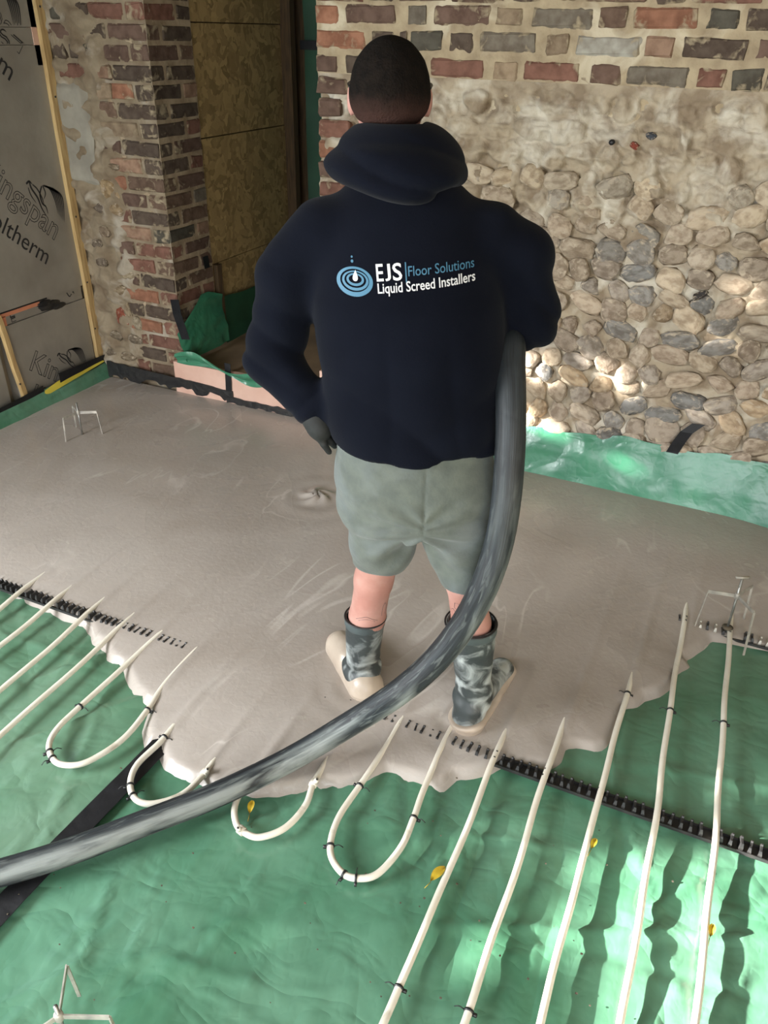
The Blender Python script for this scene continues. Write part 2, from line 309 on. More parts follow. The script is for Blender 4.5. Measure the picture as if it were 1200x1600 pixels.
# --- back wall, right of the doorway: brick above, flint below
def brick_mesh(L_,Hh,D,seed,worn=.0055):
    bm=bmesh.new(); bmesh.ops.create_cube(bm,size=1)
    for v in bm.verts: v.co=Vector((v.co.x*L_,v.co.y*D,v.co.z*Hh))
    bmesh.ops.bevel(bm,geom=bm.edges[:],offset=.007,segments=1,affect='EDGES',clamp_overlap=True)
    r=random.Random(seed)
    for v in bm.verts: v.co+=Vector((r.uniform(-1,1)*worn*.8,r.uniform(-1,1)*worn*.5,r.uniform(-1,1)*worn*.8))
    me=bpy.data.meshes.new('brick'); bm.to_mesh(me); bm.free(); me.materials.append(M['brick']); return me
BM=[brick_mesh(1,1,1,0)]
BRICKS={(k,i):brick_mesh(l,.064,.10,i*7+n) for n,(k,l) in enumerate((('s',.215),('h',.102))) for i in range(7)}
BC={'O':(142,101,80),'R':(120,87,74),'M':(104,84,73),'B':(110,90,76),'D':(88,76,66),'G':(110,102,90),'K':(86,82,72),'T':(144,126,104),'P':(148,120,100),'W':(164,160,148)}
def bcol(c,dark=1.):
    r,g,b=BC[c]; j=random.uniform(.93,1.07); return lin(min(255,r*j*dark),min(255,g*j*dark),min(255,b*j*dark))
NB=0
def put_brick(parent,xc,yc,zc,length,col,rot=0,dark=1.,h=.064):
    global NB; NB+=1
    k='s' if length>.15 else 'h'; base=.215 if k=='s' else .102
    return inst('brick',BRICKS[(k,random.randrange(7))],parent,(xc,yc,zc),(random.uniform(-.006,.006),random.uniform(-.008,.008),rot+random.uniform(-.008,.008)),(length/base,1,h/.064*random.uniform(.96,1.02)),bcol(col,dark))
# flint-wall face: relief mesh
nx,nz=300,250
xs=np.concatenate([np.linspace(XJ,.5,340),np.linspace(.51,2.35,90)]); zs=np.linspace(-.05,1.585,nz); X,Z=np.meshgrid(xs,zs,indexing='ij')
pts=[]
rr=random.Random(3)
z=.05; row=0
while z<1.6:
    hgt=rr.uniform(.065,.085); x=XJ+rr.uniform(0,.06)
    while x<2.35:
        w=rr.uniform(.07,.135); pts.append((x+w/2,z+hgt/2+rr.uniform(-.012,.012),w,hgt*rr.uniform(.85,1.1))); x+=w+rr.uniform(.004,.016)
    z+=hgt+.004; row+=1
Xw=X+.030*vn(X,Z,0*X,9,5)+.02*vn(X,Z,0*X,22,6); Zw=Z+.030*vn(X,Z,0*X,9,7)+.02*vn(X,Z,0*X,22,8)
bumpr=np.zeros_like(X)
tone=np.zeros_like(X)
for (px,pz,w,h) in pts:
    i0,i1=np.searchsorted(xs,[px-w*1.1,px+w*1.1]); j0,j1=np.searchsorted(zs,[pz-h*1.2,pz+h*1.2])
    if i1<=i0 or j1<=j0: continue
    q=((Xw[i0:i1,j0:j1]-px)/(w*.56))**2+((Zw[i0:i1,j0:j1]-pz)/(h*.56))**2
    hh=np.sqrt(np.clip(1-q,0,1))*rr.uniform(.012,.030)
    # knapped: broken tilted face
    hh=np.minimum(hh,.012+rr.uniform(-.10,.10)*(X[i0:i1,j0:j1]-px)+rr.uniform(-.15,.15)*(Z[i0:i1,j0:j1]-pz)+rr.uniform(0,.010))
    bumpr[i0:i1,j0:j1]=np.maximum(bumpr[i0:i1,j0:j1],hh)
up_=np.clip((Z-.95)/.25,0,1)
low=bumpr*.35+.006+.010*vn(X,Z,0*X,24,9)+.006*vn(X,Z,0*X,50,19)
# plastered-over upper zone: broad lumps with sharp-edged smears
r1=vn(X+.05*vn(X,Z,0*X,7,31),Z+.05*vn(X,Z,0*X,7,32),0*X,8,11); r2=vn(X+.03*vn(X,Z,0*X,14,33),Z*1.4,0*X,17,12)
r3=vn(X+.02*vn(X,Z,0*X,20,34),Z*1.3,0*X,34,15); upz=bumpr*1.2+.024*(1-np.abs(r1)*4)*.6+.018*(1-np.abs(r2)*4)*.6+.011*(1-np.abs(r3)*4)*.6+.010*vn(X,Z,0*X,60,13)-.022
rel=low*(1-up_)+upz*up_
topfade=np.clip((1.57-Z)/.06,0,1); rel*=topfade
Y=YW+.004-rel
Vw=np.stack([X,Y,Z],-1).reshape(-1,3)
wall_back=bake('wall_back',Vw,grid(len(xs),nz)[:,::-1],M['slurry'],org=(XJ,YW,0),kind='structure')
# backing body and mortar of the brick band
xb=np.linspace(XJ,2.35,260); zb=np.linspace(1.565,2.55,90); Xb,Zb=np.meshgrid(xb,zb,indexing='ij')
Yb=YW+.001-.007*vn(Xb,Zb,0*Xb,24,21)-.006*vn(Xb,Zb,0*Xb,60,22)
bake('mortar_bed',np.stack([Xb,Yb,Zb],-1).reshape(-1,3),grid(260,90)[:,::-1],M['mortar'],parent=wall_back)
V,Fc=box(XJ,2.6,YW+.03,YW+.34,-.12,2.6); bake('masonry_core',V,Fc,M['mortar'],parent=wall_back,smooth=False)
ROWS={'A':[(-1.79,-1.58,'R'),(-1.56,-1.46,'D'),(-1.44,-1.25,'M'),(-1.228,-1.022,'B'),(-0.998,-0.893,'D'),(-.87,-.765,'T'),(-0.742,-0.535,'B'),(-0.506,-0.407,'D'),(-0.386,-0.173,'R')],
'B':[(-1.793,-1.691,'O'),(-1.66,-1.446,'M'),(-1.399,-1.321,'G'),(-1.297,-1.073,'M'),(-1.058,-0.953,'T'),(-0.92,-0.702,'G'),(-0.685,-0.587,'B'),(-0.568,-0.355,'O'),(-0.328,-0.23,'K'),(-0.209,0.0,'D')],
'C':[(-1.792,-1.572,'O'),(-1.55,-1.45,'D'),(-1.43,-1.40,'D'),(-1.384,-1.253,'K'),(-1.228,-1.133,'D'),(-1.109,-0.894,'G'),(-0.862,-0.778,'T'),(-0.751,-0.529,'W'),(-0.516,-0.418,'P'),(-0.393,-0.184,'D'),(-0.161,-0.046,'M')],
'D':[(-1.795,-1.697,'M'),(-1.662,-1.439,'D'),(-1.42,-1.32,'M'),(-1.301,-1.082,'R'),(-1.05,-0.954,'T'),(-0.935,-0.725,'R'),(-0.688,-0.583,'M'),(-0.563,-0.354,'G'),(-0.326,-0.234,'R'),(-0.216,-0.119,'K'),(-0.111,0.09,'D')]}
ZR={'D':1.598,'C':1.685,'B':1.767,'A':1.842}
for k,row in ROWS.items():
    for a,b,c in row: put_brick(wall_back,(a+b)/2,YW+.046,ZR[k],b-a,c)
    x=max(b for a,b,c in row)+.015; st=False
    while x<2.2:
        l=.215 if st else .102; put_brick(wall_back,x+l/2,YW+.046,ZR[k],l,random.choice('RMDGBTKO')); x+=l+.018; st=not st
for n in range(9):
    z=1.922+n*.0783; x=XJ+(.0 if n%2 else -.0); st=n%2==0
    while x<1.2 and n<3:
        l=.215 if st else .102; put_brick(wall_back,x+l/2,YW+.046,z,l,random.choice('RMDGBTKO')); x+=l+.018; st=not st
# quoin bricks down the door jamb
for n in range(18):
    z=1.519-n*.0783; w=(.138,.107,.147,.086,.10)[n] if n<5 else (.102,.215)[n%2]
    if z<.2: break
    put_brick(wall_back,XJ+w/2,YW+.040,z,w,'MMROMRBMRMDRMBMRM'[n%17])
# flint nodules, one by one
def stone_mesh(seed):
    r=np.random.default_rng(seed); bm=bmesh.new(); bmesh.ops.create_icosphere(bm,subdivisions=2,radius=1)
    k=r.random(3)*20; pl=[(lambda d:d/np.linalg.norm(d))(r.normal(size=3)*(1,.7,1)) for _ in range(7)]; cut=r.uniform(.55,.85,7)
    P=np.array([v.co for v in bm.verts]); n=vn(P[:,0]+k[0],P[:,1]+k[1],P[:,2]+k[2],1.1,seed)*.7+vn(P[:,0]+k[0],P[:,1]+k[1],P[:,2]+k[2],2.8,seed)*.42
    P=P*(1+n)[:,None]
    for d,c in zip(pl,cut):
        t=P@d; P-=np.clip(t-c,0,9)[:,None]*d
    P/=np.abs(P).max(0); P=np.sign(P)*np.abs(P)**.82
    for v,p in zip(bm.verts,P): v.co=Vector(p)
    me=bpy.data.meshes.new('flint'); bm.to_mesh(me); bm.free(); me.materials.append(M['flint'])
    me.polygons.foreach_set('use_smooth',[True]*len(me.polygons)); me.update(); return me
ST=[stone_mesh(i) for i in range(16)]
FC=[(166,150,130),(158,142,124),(174,158,136),(148,138,126),(178,164,146),(146,132,116),(160,146,130),(134,130,124),(168,148,122),(120,118,114)]
cnt=0
for (px,pz,w,h) in pts:
    if px<-1.1 or px>.42 or pz>1.52 or pz<.14: continue
    if pz>1.30 or (pz>1.12 and rr.random()>.6): continue
    if cnt>=275: break
    cnt+=1; c=rr.choice(FC); j=rr.uniform(.9,1.1); upf=min(1,max(0,(pz-.95)/.3))
    c=[v*j*(1-.6*upf)+u*.6*upf for v,u in zip(c,(182,166,140))]
    inst('flint',ST[rr.randrange(16)],wall_back,(px,YW-.006+.015*upf,pz),(rr.uniform(-.2,.2),rr.uniform(-.6,.6),rr.uniform(-.2,.2)),(w*rr.uniform(.55,.66),rr.uniform(.020,.030)*(1-.15*upf),h*rr.uniform(.58,.74)),lin(*[min(255,v) for v in c]))
# a drilled hole and two odd fragments seen in the upper face
V,Fc=tube([(-.576,YW-.016,1.384),(-.576,YW+.02,1.384)],[.010,.009],10); bake('drill_hole',V,Fc,M['tie'],parent=wall_back)
inst('flint',ST[3],wall_back,(-.495,YW-.010,1.378),(0,.4,0),(.017,.010,.014),lin(128,62,48))
inst('flint',ST[5],wall_back,(-.445,YW-.010,1.412),(0,.3,0),(.024,.010,.015),lin(66,70,76))
inst('flint',ST[6],wall_back,(-.165,YW-.018,.885),(0,-.5,0),(.034,.020,.016),lin(60,56,54))

# --- corner pier left of the doorway, and the rough masonry beside it
Xr,Zr=np.meshgrid(np.linspace(XL-.1,XP+.0,90),np.linspace(-.05,2.56,260),indexing='ij')
rub=np.clip((-2.86-Xr)/.06,0,1)
cellp=[(rr.uniform(-3.3,-2.84),rr.uniform(0,2.5),rr.uniform(.04,.09),rr.uniform(.025,.05)) for _ in range(120)]
sm=np.zeros_like(Xr)
for (a,b,w,h) in cellp:
    q=((Xr-a)/w)**2+((Zr-b)/h)**2; sm=np.maximum(sm,np.sqrt(np.clip(1-q,0,1))*.016)
n1=vn(Xr,Zr,0*Xr,10,41); n2=vn(Xr,Zr,0*Xr,26,42)
relr=rub*(sm*1.3+.036*n1+.030*n2*(1-np.abs(n1)*2)+.012*vn(Xr,Zr,0*Xr,50,44)+.006)+.003*vn(Xr,Zr,0*Xr,50,43)
wall_pier=bake('wall_back_pier',np.stack([Xr,YW+.004-relr,Zr],-1).reshape(-1,3),grid(90,260)[:,::-1],M['rubble'],org=(XP,YW,0),kind='structure')
V,Fc=box(-3.5,XP-.006,YW+.03,3.58,-.12,2.6); bake('masonry_core',V,Fc,M['mortar_left'],parent=wall_pier,smooth=False)
Vf,Ff=box(-2.90,XP-.005,YW+.005,3.58,-.12,2.56); bake('mortar_bed',Vf,Ff,M['mortar_left'],parent=wall_pier,smooth=False)
PC={0:('PR','RD'),1:('DM','OD')}
frontc="P R|M D|D M|D D|D O|D B|P T|D M|K P|B O|R M|D R|R P|R M|O R|D M|R O|D D|G O|R R|R D|B R".split('|')
sidec="R D|O D|M B|R D|D P|D D|D R|B M|D R|O M|B G|O B|K P|R M|B M|O B|R R|M R|R M|B R|R M|R M".split('|')
CO=.0783
for n in range(27):
    z=1.767-(n-0)*CO+CO*3 if False else 1.767+3*CO-n*CO
    if z<.06: break
    i=n-3; odd=(i%2==0)
    fc=(frontc[i].split() if 0<=i<len(frontc) else [random.choice('RMDB'),random.choice('RMDB')])
    sc=(sidec[i].split() if 0<=i<len(sidec) else [random.choice('RMDB'),random.choice('RMDB')])
    dk=1.0
    # corner brick: header to the front on odd rows (215 deep), stretcher on even rows
    if odd:
        put_brick(wall_pier,XP-.050,YW+.1075-.004,z,.215,sc[0],math.pi/2,dk)             # runs back
        put_brick(wall_pier,XP-.050,YW+.215+.012+.051,z,.102,sc[1],math.pi/2,dk)
        put_brick(wall_pier,XP-.102-.012-.1075,YW+.046,z,.215,fc[1],0,dk)
    else:
        put_brick(wall_pier,XP-.1075,YW+.046,z,.215,fc[0],0,dk)
        put_brick(wall_pier,XP-.050,YW+.102+.012+.1075,z,.215,sc[1],math.pi/2,dk)
        put_brick(wall_pier,XP-.215-.012-.051,YW+.046,z,.102,fc[1],0,dk)
# bricks running on to the left in the top courses
for (a,b,n,c) in ((-3.02,-2.965,0,'D'),(-2.99,-2.97,1,'B'),(-3.19,-3.04,1,'M'),(-2.945,-2.85-.0,3,'P'),(-3.17,-3.10,2,'D'),(-3.07,-3.0,2,'D'),(-3.15,-2.98,3,'R'),(-2.95,-2.86,4,'T'),(-2.99,-2.93,0,'D'),(-3.15,-3.09,0,'K'),(-3.08,-3.01,0,'T'),(-3.0,-2.92,2,'K')):
    put_brick(wall_pier,(a+b)/2,YW+.036,1.767-n*CO,abs(b-a),c)
for (x,z,w,h,c) in ((-2.95,1.02,.062,.058,(150,128,96)),(-2.93,.93,.05,.035,(140,120,92)),(-3.03,.82,.04,.03,(120,104,86)),(-2.93,.62,.045,.03,(150,136,112)),(-2.99,.52,.05,.035,(132,116,92)),(-3.0,.38,.045,.06,(128,70,52)),(-2.93,.27,.05,.03,(116,104,88)),(-3.06,.27,.05,.03,(120,108,90)),(-3.08,.66,.04,.03,(110,98,84)),(-3.09,.75,.04,.025,(104,92,78)),(-2.96,.42,.03,.05,(140,124,100)),(-3.05,.93,.05,.035,(104,92,80)),(-2.92,1.13,.05,.02,(120,104,84)),(-3.0,.16,.06,.03,(126,112,92)),(-3.12,.16,.05,.03,(110,98,82)),(-2.9,.36,.03,.04,(150,138,116))):
    inst('rubble_stone',ST[rr.randrange(16)],wall_pier,(x,YW-.002,z),(0,rr.uniform(-.2,.2),0),(w,.022,h),lin(*c))
# smooth grey render patch
xp,zp=np.meshgrid(np.linspace(-3.2,-3.01,24),np.linspace(1.02,1.50,50),indexing='ij')
ed=np.minimum(np.minimum((xp+3.2)/.02,(-3.01-.02*vn(xp,zp,0*xp,12,51)*3-xp)/.03),np.minimum((zp-1.02)/.04,(1.50-zp)/.04)); ed=np.clip(ed,0,1)
yp=YW+.014-.036*ed-.010*vn(xp,zp,0*xp,12,52)-.004*vn(xp,zp,0*xp,30,53)
bake('render_patch',np.stack([xp,yp,zp],-1).reshape(-1,3),grid(24,50)[:,::-1],M['render_patch'],parent=wall_pier)

# --- passage behind the doorway
V,Fc=box(XP-.06,-1.2,3.24,4.6,-.12,.20); bake('floor_passage',V,Fc,M['oldfloor'],smooth=False,kind='structure')
V,Fc=join([box(XP-.4,-1.2,4.56,4.7,-.1,2.6),box(-1.55,-1.2,3.6,4.6,-.1,2.6),box(XP-.4,XP-.05,3.58,4.6,-.1,2.6)]); bake('wall_passage',V,Fc,M['wood_dark'],smooth=False,kind='structure')
ob=thing('osb_lining',(XP-.03,4.0,.2),'brown flaky chipboard lining of the passage beyond the doorway','board')
for n,(z0,z1) in enumerate(((.2,.62),(.625,1.235),(1.24,1.73),(1.735,2.5))):
    V,Fc=box(XP-.045,XP-.018+.004*(n%2),3.585,4.40,z0,z1); bake('panel',V,Fc,M['osb'],parent=ob,smooth=False)
V,Fc=box(XP-.03,XP+.045,4.40,4.45,.2,2.5); bake('door_stud',V,Fc,M['wood_dark'],smooth=False,label='dark upright timber stud at the far end of the passage',cat='stud')
V,Fc=box(XP-.016,XP+.012,3.60,3.64,.2,.62); bake('timber_offcut',V,Fc,M['wood_dark'],smooth=False,label='short dark timber upright at the foot of the passage lining',cat='timber')
def sheet(name,U,Vv,fn,m,parent=None,**k):
    u,v=np.meshgrid(U,Vv,indexing='ij'); P=np.stack(fn(u,v),-1).reshape(-1,3); return bake(name,P,grid(len(U),len(Vv)),m,parent=parent,**k)
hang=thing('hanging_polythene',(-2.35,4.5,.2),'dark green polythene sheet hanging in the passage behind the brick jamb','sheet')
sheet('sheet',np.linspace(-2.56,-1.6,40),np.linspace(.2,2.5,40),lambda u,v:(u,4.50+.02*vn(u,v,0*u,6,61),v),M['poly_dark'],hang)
V,Fc=box(-2.57,-1.8,4.475,4.485,1.615,1.66); bake('tape_band',V,Fc,M['tape'],parent=hang,smooth=False)
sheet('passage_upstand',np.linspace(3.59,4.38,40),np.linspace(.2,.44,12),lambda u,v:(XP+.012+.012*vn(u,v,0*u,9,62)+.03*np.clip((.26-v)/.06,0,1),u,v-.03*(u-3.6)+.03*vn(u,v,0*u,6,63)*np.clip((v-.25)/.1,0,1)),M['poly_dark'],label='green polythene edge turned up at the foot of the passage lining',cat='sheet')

# --- threshold: pink insulation board, black membrane
pk=thing('threshold_board',(-2.2,3.215,.03),'pink foam insulation board set on edge across the doorway threshold','insulation board')
V,Fc=box(-2.665,-1.72,3.205,3.232,0.0,.205); bake('board',V,Fc,M['pink'],parent=pk,smooth=False)
V,Fc=box(-1.785,-1.745,3.198,3.232,.205,.31); bake('end_piece',V,Fc,M['pink'],parent=pk,smooth=False)
def ragged(name,xs_,zt,zb,y,m,th=.003,parent=None,**k):
    n=len(xs_); V=[];Fc=[]
    for i,x in enumerate(xs_):
        for (z,yy) in ((zb(x),y),(zt(x),y),(zt(x),y-th),(zb(x),y-th)): V.append((x,yy,z))
    for i in range(n-1):
        a=i*4;b=a+4
        for j in range(4): Fc.append((a+j,a+(j+1)%4,b+(j+1)%4,b+j))
    Fc+= [(0,1,2,3),((n-1)*4+3,(n-1)*4+2,(n-1)*4+1,(n-1)*4)]
    return bake(name,V,Fc,m,parent=parent,smooth=False,**k)
xsr=np.linspace(-3.12,-2.30,90); rj=lambda a,f,s:(lambda x:a*float(vn(np.array([x]),np.array([0.]),np.array([s*.37]),f,s)[0])*2)
e1,e2=rj(.012,30,71),rj(.022,34,72)
ragged('bitumen_strip',xsr,lambda x:.132-.035*max(0,(x+3.1))+e1(x)*.4,lambda x:.052+e2(x)+.012*max(0,x+3.1),3.203,M['membrane'],.006,label='ragged black bitumen strip along the foot of the brick pier',cat='membrane')
xsr=np.linspace(-2.34,-1.70,70)
ragged('bitumen_strip',xsr,lambda x:.072+e1(x)*.5,lambda x:.040+e2(x)*.5,3.202,M['membrane'],.006,label='thin black bitumen strip below the pink threshold board',cat='membrane')
def strap(name,path,width,side,m,th=.0015,parent=None,**k):
    """flat strip along a 3D path, width along side"""
    path=np.asarray(path,float);side=np.asarray(side,float);V=[];Fc=[];n=len(path)
    T=np.gradient(path,axis=0)
    for p,t in zip(path,T):
        nn=np.cross(t,side);nn/=np.linalg.norm(nn)+1e-9
        for a,b in ((-1,-1),(1,-1),(1,1),(-1,1)): V.append(p+side*width/2*a+nn*th/2*b)
    for i in range(n-1):
        a=i*4;b=a+4
        for j in range(4): Fc.append((a+j,a+(j+1)%4,b+(j+1)%4,b+j))
    Fc+=[(3,2,1,0),((n-1)*4,(n-1)*4+1,(n-1)*4+2,(n-1)*4+3)]
    return bake(name,V,Fc,m,parent=parent,smooth=False,**k)
strap('tape_strip',[(-2.318,3.200,.255),(-2.32,3.199,.16),(-2.325,3.199,.068)],.036,(1,0,0),M['tape'],label='black tape strip stuck upright on the pink threshold board',cat='tape')
strap('tape_strip',[(-1.795,3.199,.205),(-1.795,3.199,.165)],.04,(1,0,0),M['tape'],label='small black tape square on the right end of the pink board',cat='tape')
# green flap folded round the pier foot
fl=thing('polythene_flap',(-2.5,3.3,.2),'loose green polythene flap taped to the foot of the brick pier','sheet')
def flapf(u,v): # u 0..1 from the corner back, v 0..1 up
    y=3.20+.40*u; top=.36+.15*np.clip(u/.55,0,1)-.04*np.clip((u-.72)/.28,0,1); z=.215+(top-.215)*v
    x=XP+.012+.05*(1-v)**2+.03*np.sin(v*3.1)*(1-.5*u)+.030*vn(u,v,0*u,3,81)+.008*vn(u,v,0*u,9,82)
    return (x,y-.02*np.sin(v*3.1)*(1-u),z)
sheet('sheet',np.linspace(0,1,36),np.linspace(0,1,36),flapf,M['poly_wall'],fl)
def curtain(u,v):
    x=XP+.0+.55*u; z=.235-.03*u-.045*np.sin(u*3.0)*0+(v-.5)*(.05+.03*np.sin(u*9))+.02*np.sin(u*6.5); y=3.192+.01*np.sin(v*6)+.012*vn(u,v,0*u,9,83)-.012*v
    return (x,y,z)
sheet('folded_hem',np.linspace(0,1,50),np.linspace(0,1,12),curtain,M['poly_wall'],fl)
strap('tape_strip',[(XP-.0+.012,3.215,.535),(XP+.03,3.20,.47),(XP+.055,3.195,.40),(XP+.075,3.19,.345)],.042,(.9,.43,0),M['tape_matt'],label='black tape strip hanging at the pier corner over the green flap',cat='tape')
strap('tape_strip',[(XP+.014,3.50,.69),(XP+.02,3.50,.63)],.045,(0,1,0),M['tape'],label='short black tape holding the top of the green flap to the bricks',cat='tape')

# --- left wall insulation boards (plane x=XL), battens, tapes
def lw(y0,y1,z0,z1,x0,x1): return box(x0,x1,y0,y1,z0,z1)
bd1=thing('insulation_board',(XL,2.7,.55),'large foil faced insulation board leaning highest on the left wall, above the strip','insulation board')
V,Fc=lw(2.20,3.215,.535,1.63,XL-.055,XL); bake('panel',V,Fc,M['foil'],parent=bd1,smooth=False)
bd0=thing('insulation_board',(XL,2.7,1.63),'foil faced insulation board at the very top of the left wall','insulation board')
V,Fc=lw(2.20,3.23,1.70,2.5,XL-.055,XL); bake('panel',V,Fc,M['foil'],parent=bd0,smooth=False)
bd3=thing('insulation_strip',(XL,2.7,1.63),'narrow foil strip with printed letters between the two upper boards','insulation board')
V,Fc=lw(2.20,3.19,1.632,1.698,XL-.055,XL-.003); bake('panel',V,Fc,M['foil'],parent=bd3,smooth=False)
bd2=thing('insulation_board',(XL,2.9,.05),'low foil faced insulation board between the two battens, just above the green edge','insulation board')
V,Fc=lw(2.66,3.20,.02,.465,XL-.055,XL-.002); bake('panel',V,Fc,M['foil'],parent=bd2,smooth=False)
bd4=thing('insulation_board',(XL,2.4,.05),'low foil faced insulation board left of the short batten at the frame edge','insulation board')
V,Fc=lw(2.0,2.60,.02,.53,XL-.05,XL-.004); bake('panel',V,Fc,M['foil'],parent=bd4,smooth=False)
stp=thing('insulation_offcut',(XL,2.9,.47),'narrow offcut with exposed orange foam edge and black printing, between boards','insulation board')
V,Fc=lw(2.66,3.195,.467,.532,XL-.06,XL-.010); bake('panel',V,Fc,M['foil'],parent=stp,smooth=False)
V,Fc=lw(2.655,2.90,.508,.528,XL-.010,XL-.004); bake('foam_edge',V,Fc,M['pinkedge'],parent=stp,smooth=False)
V,Fc=lw(2.655,2.68,.46,.512,XL-.010,XL-.004); bake('foam_edge',V,Fc,M['pinkedge'],parent=stp,smooth=False)
V,Fc=lw(2.655,2.95,.527,.533,XL-.012,XL-.002); bake('dark_joint',V,Fc,M['tape'],parent=stp,smooth=False)
def blob(cy,cz,ry,rz,x0,th,seed,m,parent,name,nn=36):
    a=np.arange(nn)*2*math.pi/nn; r=1+.25*vn(np.cos(a)*1.5,np.sin(a)*1.5,0*a,2,seed)
    V=[(x0,cy,cz)]+[(x0,cy+ry*r[i]*math.cos(a[i]),cz+rz*r[i]*math.sin(a[i])) for i in range(nn)]
    V+=[(x0+th,y,z) for _,y,z in [V[0]]]+[(x0+th,cy+.8*(y-cy),cz+.8*(z-cz)) for _,y,z in V[1:nn+1]]
    Fc=[(nn+1,nn+2+i,nn+2+(i+1)%nn) for i in range(nn)]+[(1+i,1+(i+1)%nn,nn+2+(i+1)%nn,nn+2+i) for i in range(nn)]
    return bake(name,V,Fc,m,parent=parent)
blob(2.965,.49,.075,.022,XL-.008,.008,91,M['membrane'],stp,'torn_black_patch'); blob(2.93,.51,.05,.014,XL-.008,.010,92,M['tape'],stp,'torn_black_patch'); blob(3.02,.472,.05,.016,XL-.006,.007,93,M['membrane'],stp,'torn_black_patch')
def wob_bar(y0,y1,z0,z1,w0,m,**k):
    n=24;V=[];Fc=[]
    for i in range(n):
        t=i/(n-1);z=z0+(z1-z0)*t;yc=y0+(y1-y0)*t+.004*math.sin(t*9+1)
        for yy,x in ((yc-w0/2,XL-.002),(yc+w0/2,XL-.002),(yc+w0/2,XL+.022),(yc-w0/2,XL+.022)): V.append((x,yy,z))
    for i in range(n-1):
        a=i*4;b=a+4
        for j in range(4): Fc.append((a+j,a+(j+1)%4,b+(j+1)%4,b+j))
    Fc+=[(3,2,1,0),((n-1)*4,(n-1)*4+1,(n-1)*4+2,(n-1)*4+3)]
    return V,Fc
bt=thing('timber_batten',(XL,3.2,.1),'tall pale timber batten beside the brickwork on the left wall','batten')
V,Fc=wob_bar(3.222,3.212,.10,2.5,.042,None); bake('batten',V,Fc,M['wood'],parent=bt,smooth=False)
V,Fc=box(XL-.03,XL+.0,3.165,3.195,1.55,2.5); bake('foam_sliver',V,Fc,M['pink'],parent=bt,smooth=False)
for z in (1.78,1.42,.88,.30,.55): V,Fc=tube([(XL+.020,3.215,z),(XL+.0235,3.215,z)],.005,8); bake('screw_head',V,Fc,M['tie'],parent=bt)
b2=thing('timber_batten',(XL,2.62,.1),'short pale timber batten at the left frame edge between the low boards','batten')
V,Fc=wob_bar(2.70,2.60,.095,.53,.05,None); V=[(x,2.62+(y-2.65)*.5,z) for x,y,z in V]; V=[(x,y+.03,z) for x,y,z in V]; bake('batten',V,Fc,M['wood'],parent=b2,smooth=False)
V,Fc=tube([(XL+.020,2.655,.18),(XL+.0235,2.655,.18)],.005,8); bake('screw_head',V,Fc,M['tie'],parent=b2)
strap('tape_strip',[(XL+.034,2.895,.128),(XL+.036,3.06,.124),(XL+.034,3.245,.120)],.055,(0,0,1),M['tape'],label='black tape strip on the left wall running into the room corner',cat='tape')
strap('tape_strip',[(XL+.03,2.40,.080),(XL+.03,2.60,.088),(XL+.028,2.785,.098)],.055,(0,0,1),M['tape'],label='black tape strip on the left wall nearest the frame edge, below the short batten',cat='tape')
# printing on the boards: real letters lying on the facing, at a slant
def text_mesh(s,size,outline=False,w=.0016):
    cu=bpy.data.curves.new('t','FONT'); cu.body=s; cu.size=size; cu.resolution_u=3
    if outline: cu.fill_mode='NONE'; cu.bevel_depth=w; cu.bevel_resolution=0; cu.extrude=0
    else: cu.extrude=.0006; cu.offset=.0
    ob_=bpy.data.objects.new('t',cu); COL.objects.link(ob_); dg=bpy.context.evaluated_depsgraph_get(); me=bpy.data.meshes.new_from_object(ob_.evaluated_get(dg))
    V=np.array([v.co for v in me.vertices]).reshape(-1,3); Fc=[tuple(p.vertices) for p in me.polygons]
    bpy.data.objects.remove(ob_); bpy.data.curves.remove(cu); bpy.data.meshes.remove(me); return V,Fc
def glyphs(V,Fc):
    """faces grouped into separate letters (pieces that overlap along the line of writing belong together)"""
    p=list(range(len(V)))
    def f(i):
        while p[i]!=i: p[i]=p[p[i]]; i=p[i]
        return i
    for q in Fc:
        for i in q[1:]: p[f(i)]=f(q[0])
    g={}
    for q in Fc: g.setdefault(f(q[0]),[]).append(q)
    L_=sorted([(min(V[i][0] for q in fs for i in q),max(V[i][0] for q in fs for i in q),fs) for fs in g.values()],key=lambda t:t[0]); out=[]
    for a,b,fs in L_:
        if out and a<out[-1][1]-.3*(b-a): out[-1]=(out[-1][0],max(b,out[-1][1]),out[-1][2]+fs)
        else: out.append((a,b,fs))
    res=[]
    for a,b,fs in out:
        ids=sorted({i for q in fs for i in q}); m_={i:k for k,i in enumerate(ids)}; res.append((ids,[tuple(m_[i] for i in q) for q in fs]))
    return res
def wall_text(s,size,y,z,ang,parent,x=XL+.0012,outline=False,w=.0016,name='printed_letters',clip=None,sx=1.,m=None):
    V,Fc=text_mesh(s,size,outline,w); ca,sa=math.cos(ang),math.sin(ang); a=V[:,0]*sx; b=V[:,1]
    P=np.stack([x+V[:,2]*.3,y+a*ca-b*sa,z+a*sa+b*ca],1)
    if clip is not None:
        ok=(P[:,1]>clip[0])&(P[:,1]<clip[1])&(P[:,2]>clip[2])&(P[:,2]<clip[3]); Fc=[f for f in Fc if all(ok[i] for i in f)]
    for ids,fs in glyphs(V,Fc): bake('letter',P[ids],fs,m or M['ink'],parent=parent,smooth=False)
AN=math.atan2(-.332,.305)
wall_text('Kingspan',.155,2.70,1.145,AN*.93,bd1,outline=True,w=.0016,sx=.92)
wall_text('Kooltherm',.115,2.60,1.02,AN*.86,bd1,sx=1.0)
wall_text('Kingspan',.155,2.70,1.95,AN*.93,bd0,outline=True,sx=.92,clip=(2.2,3.19,1.70,2.4))
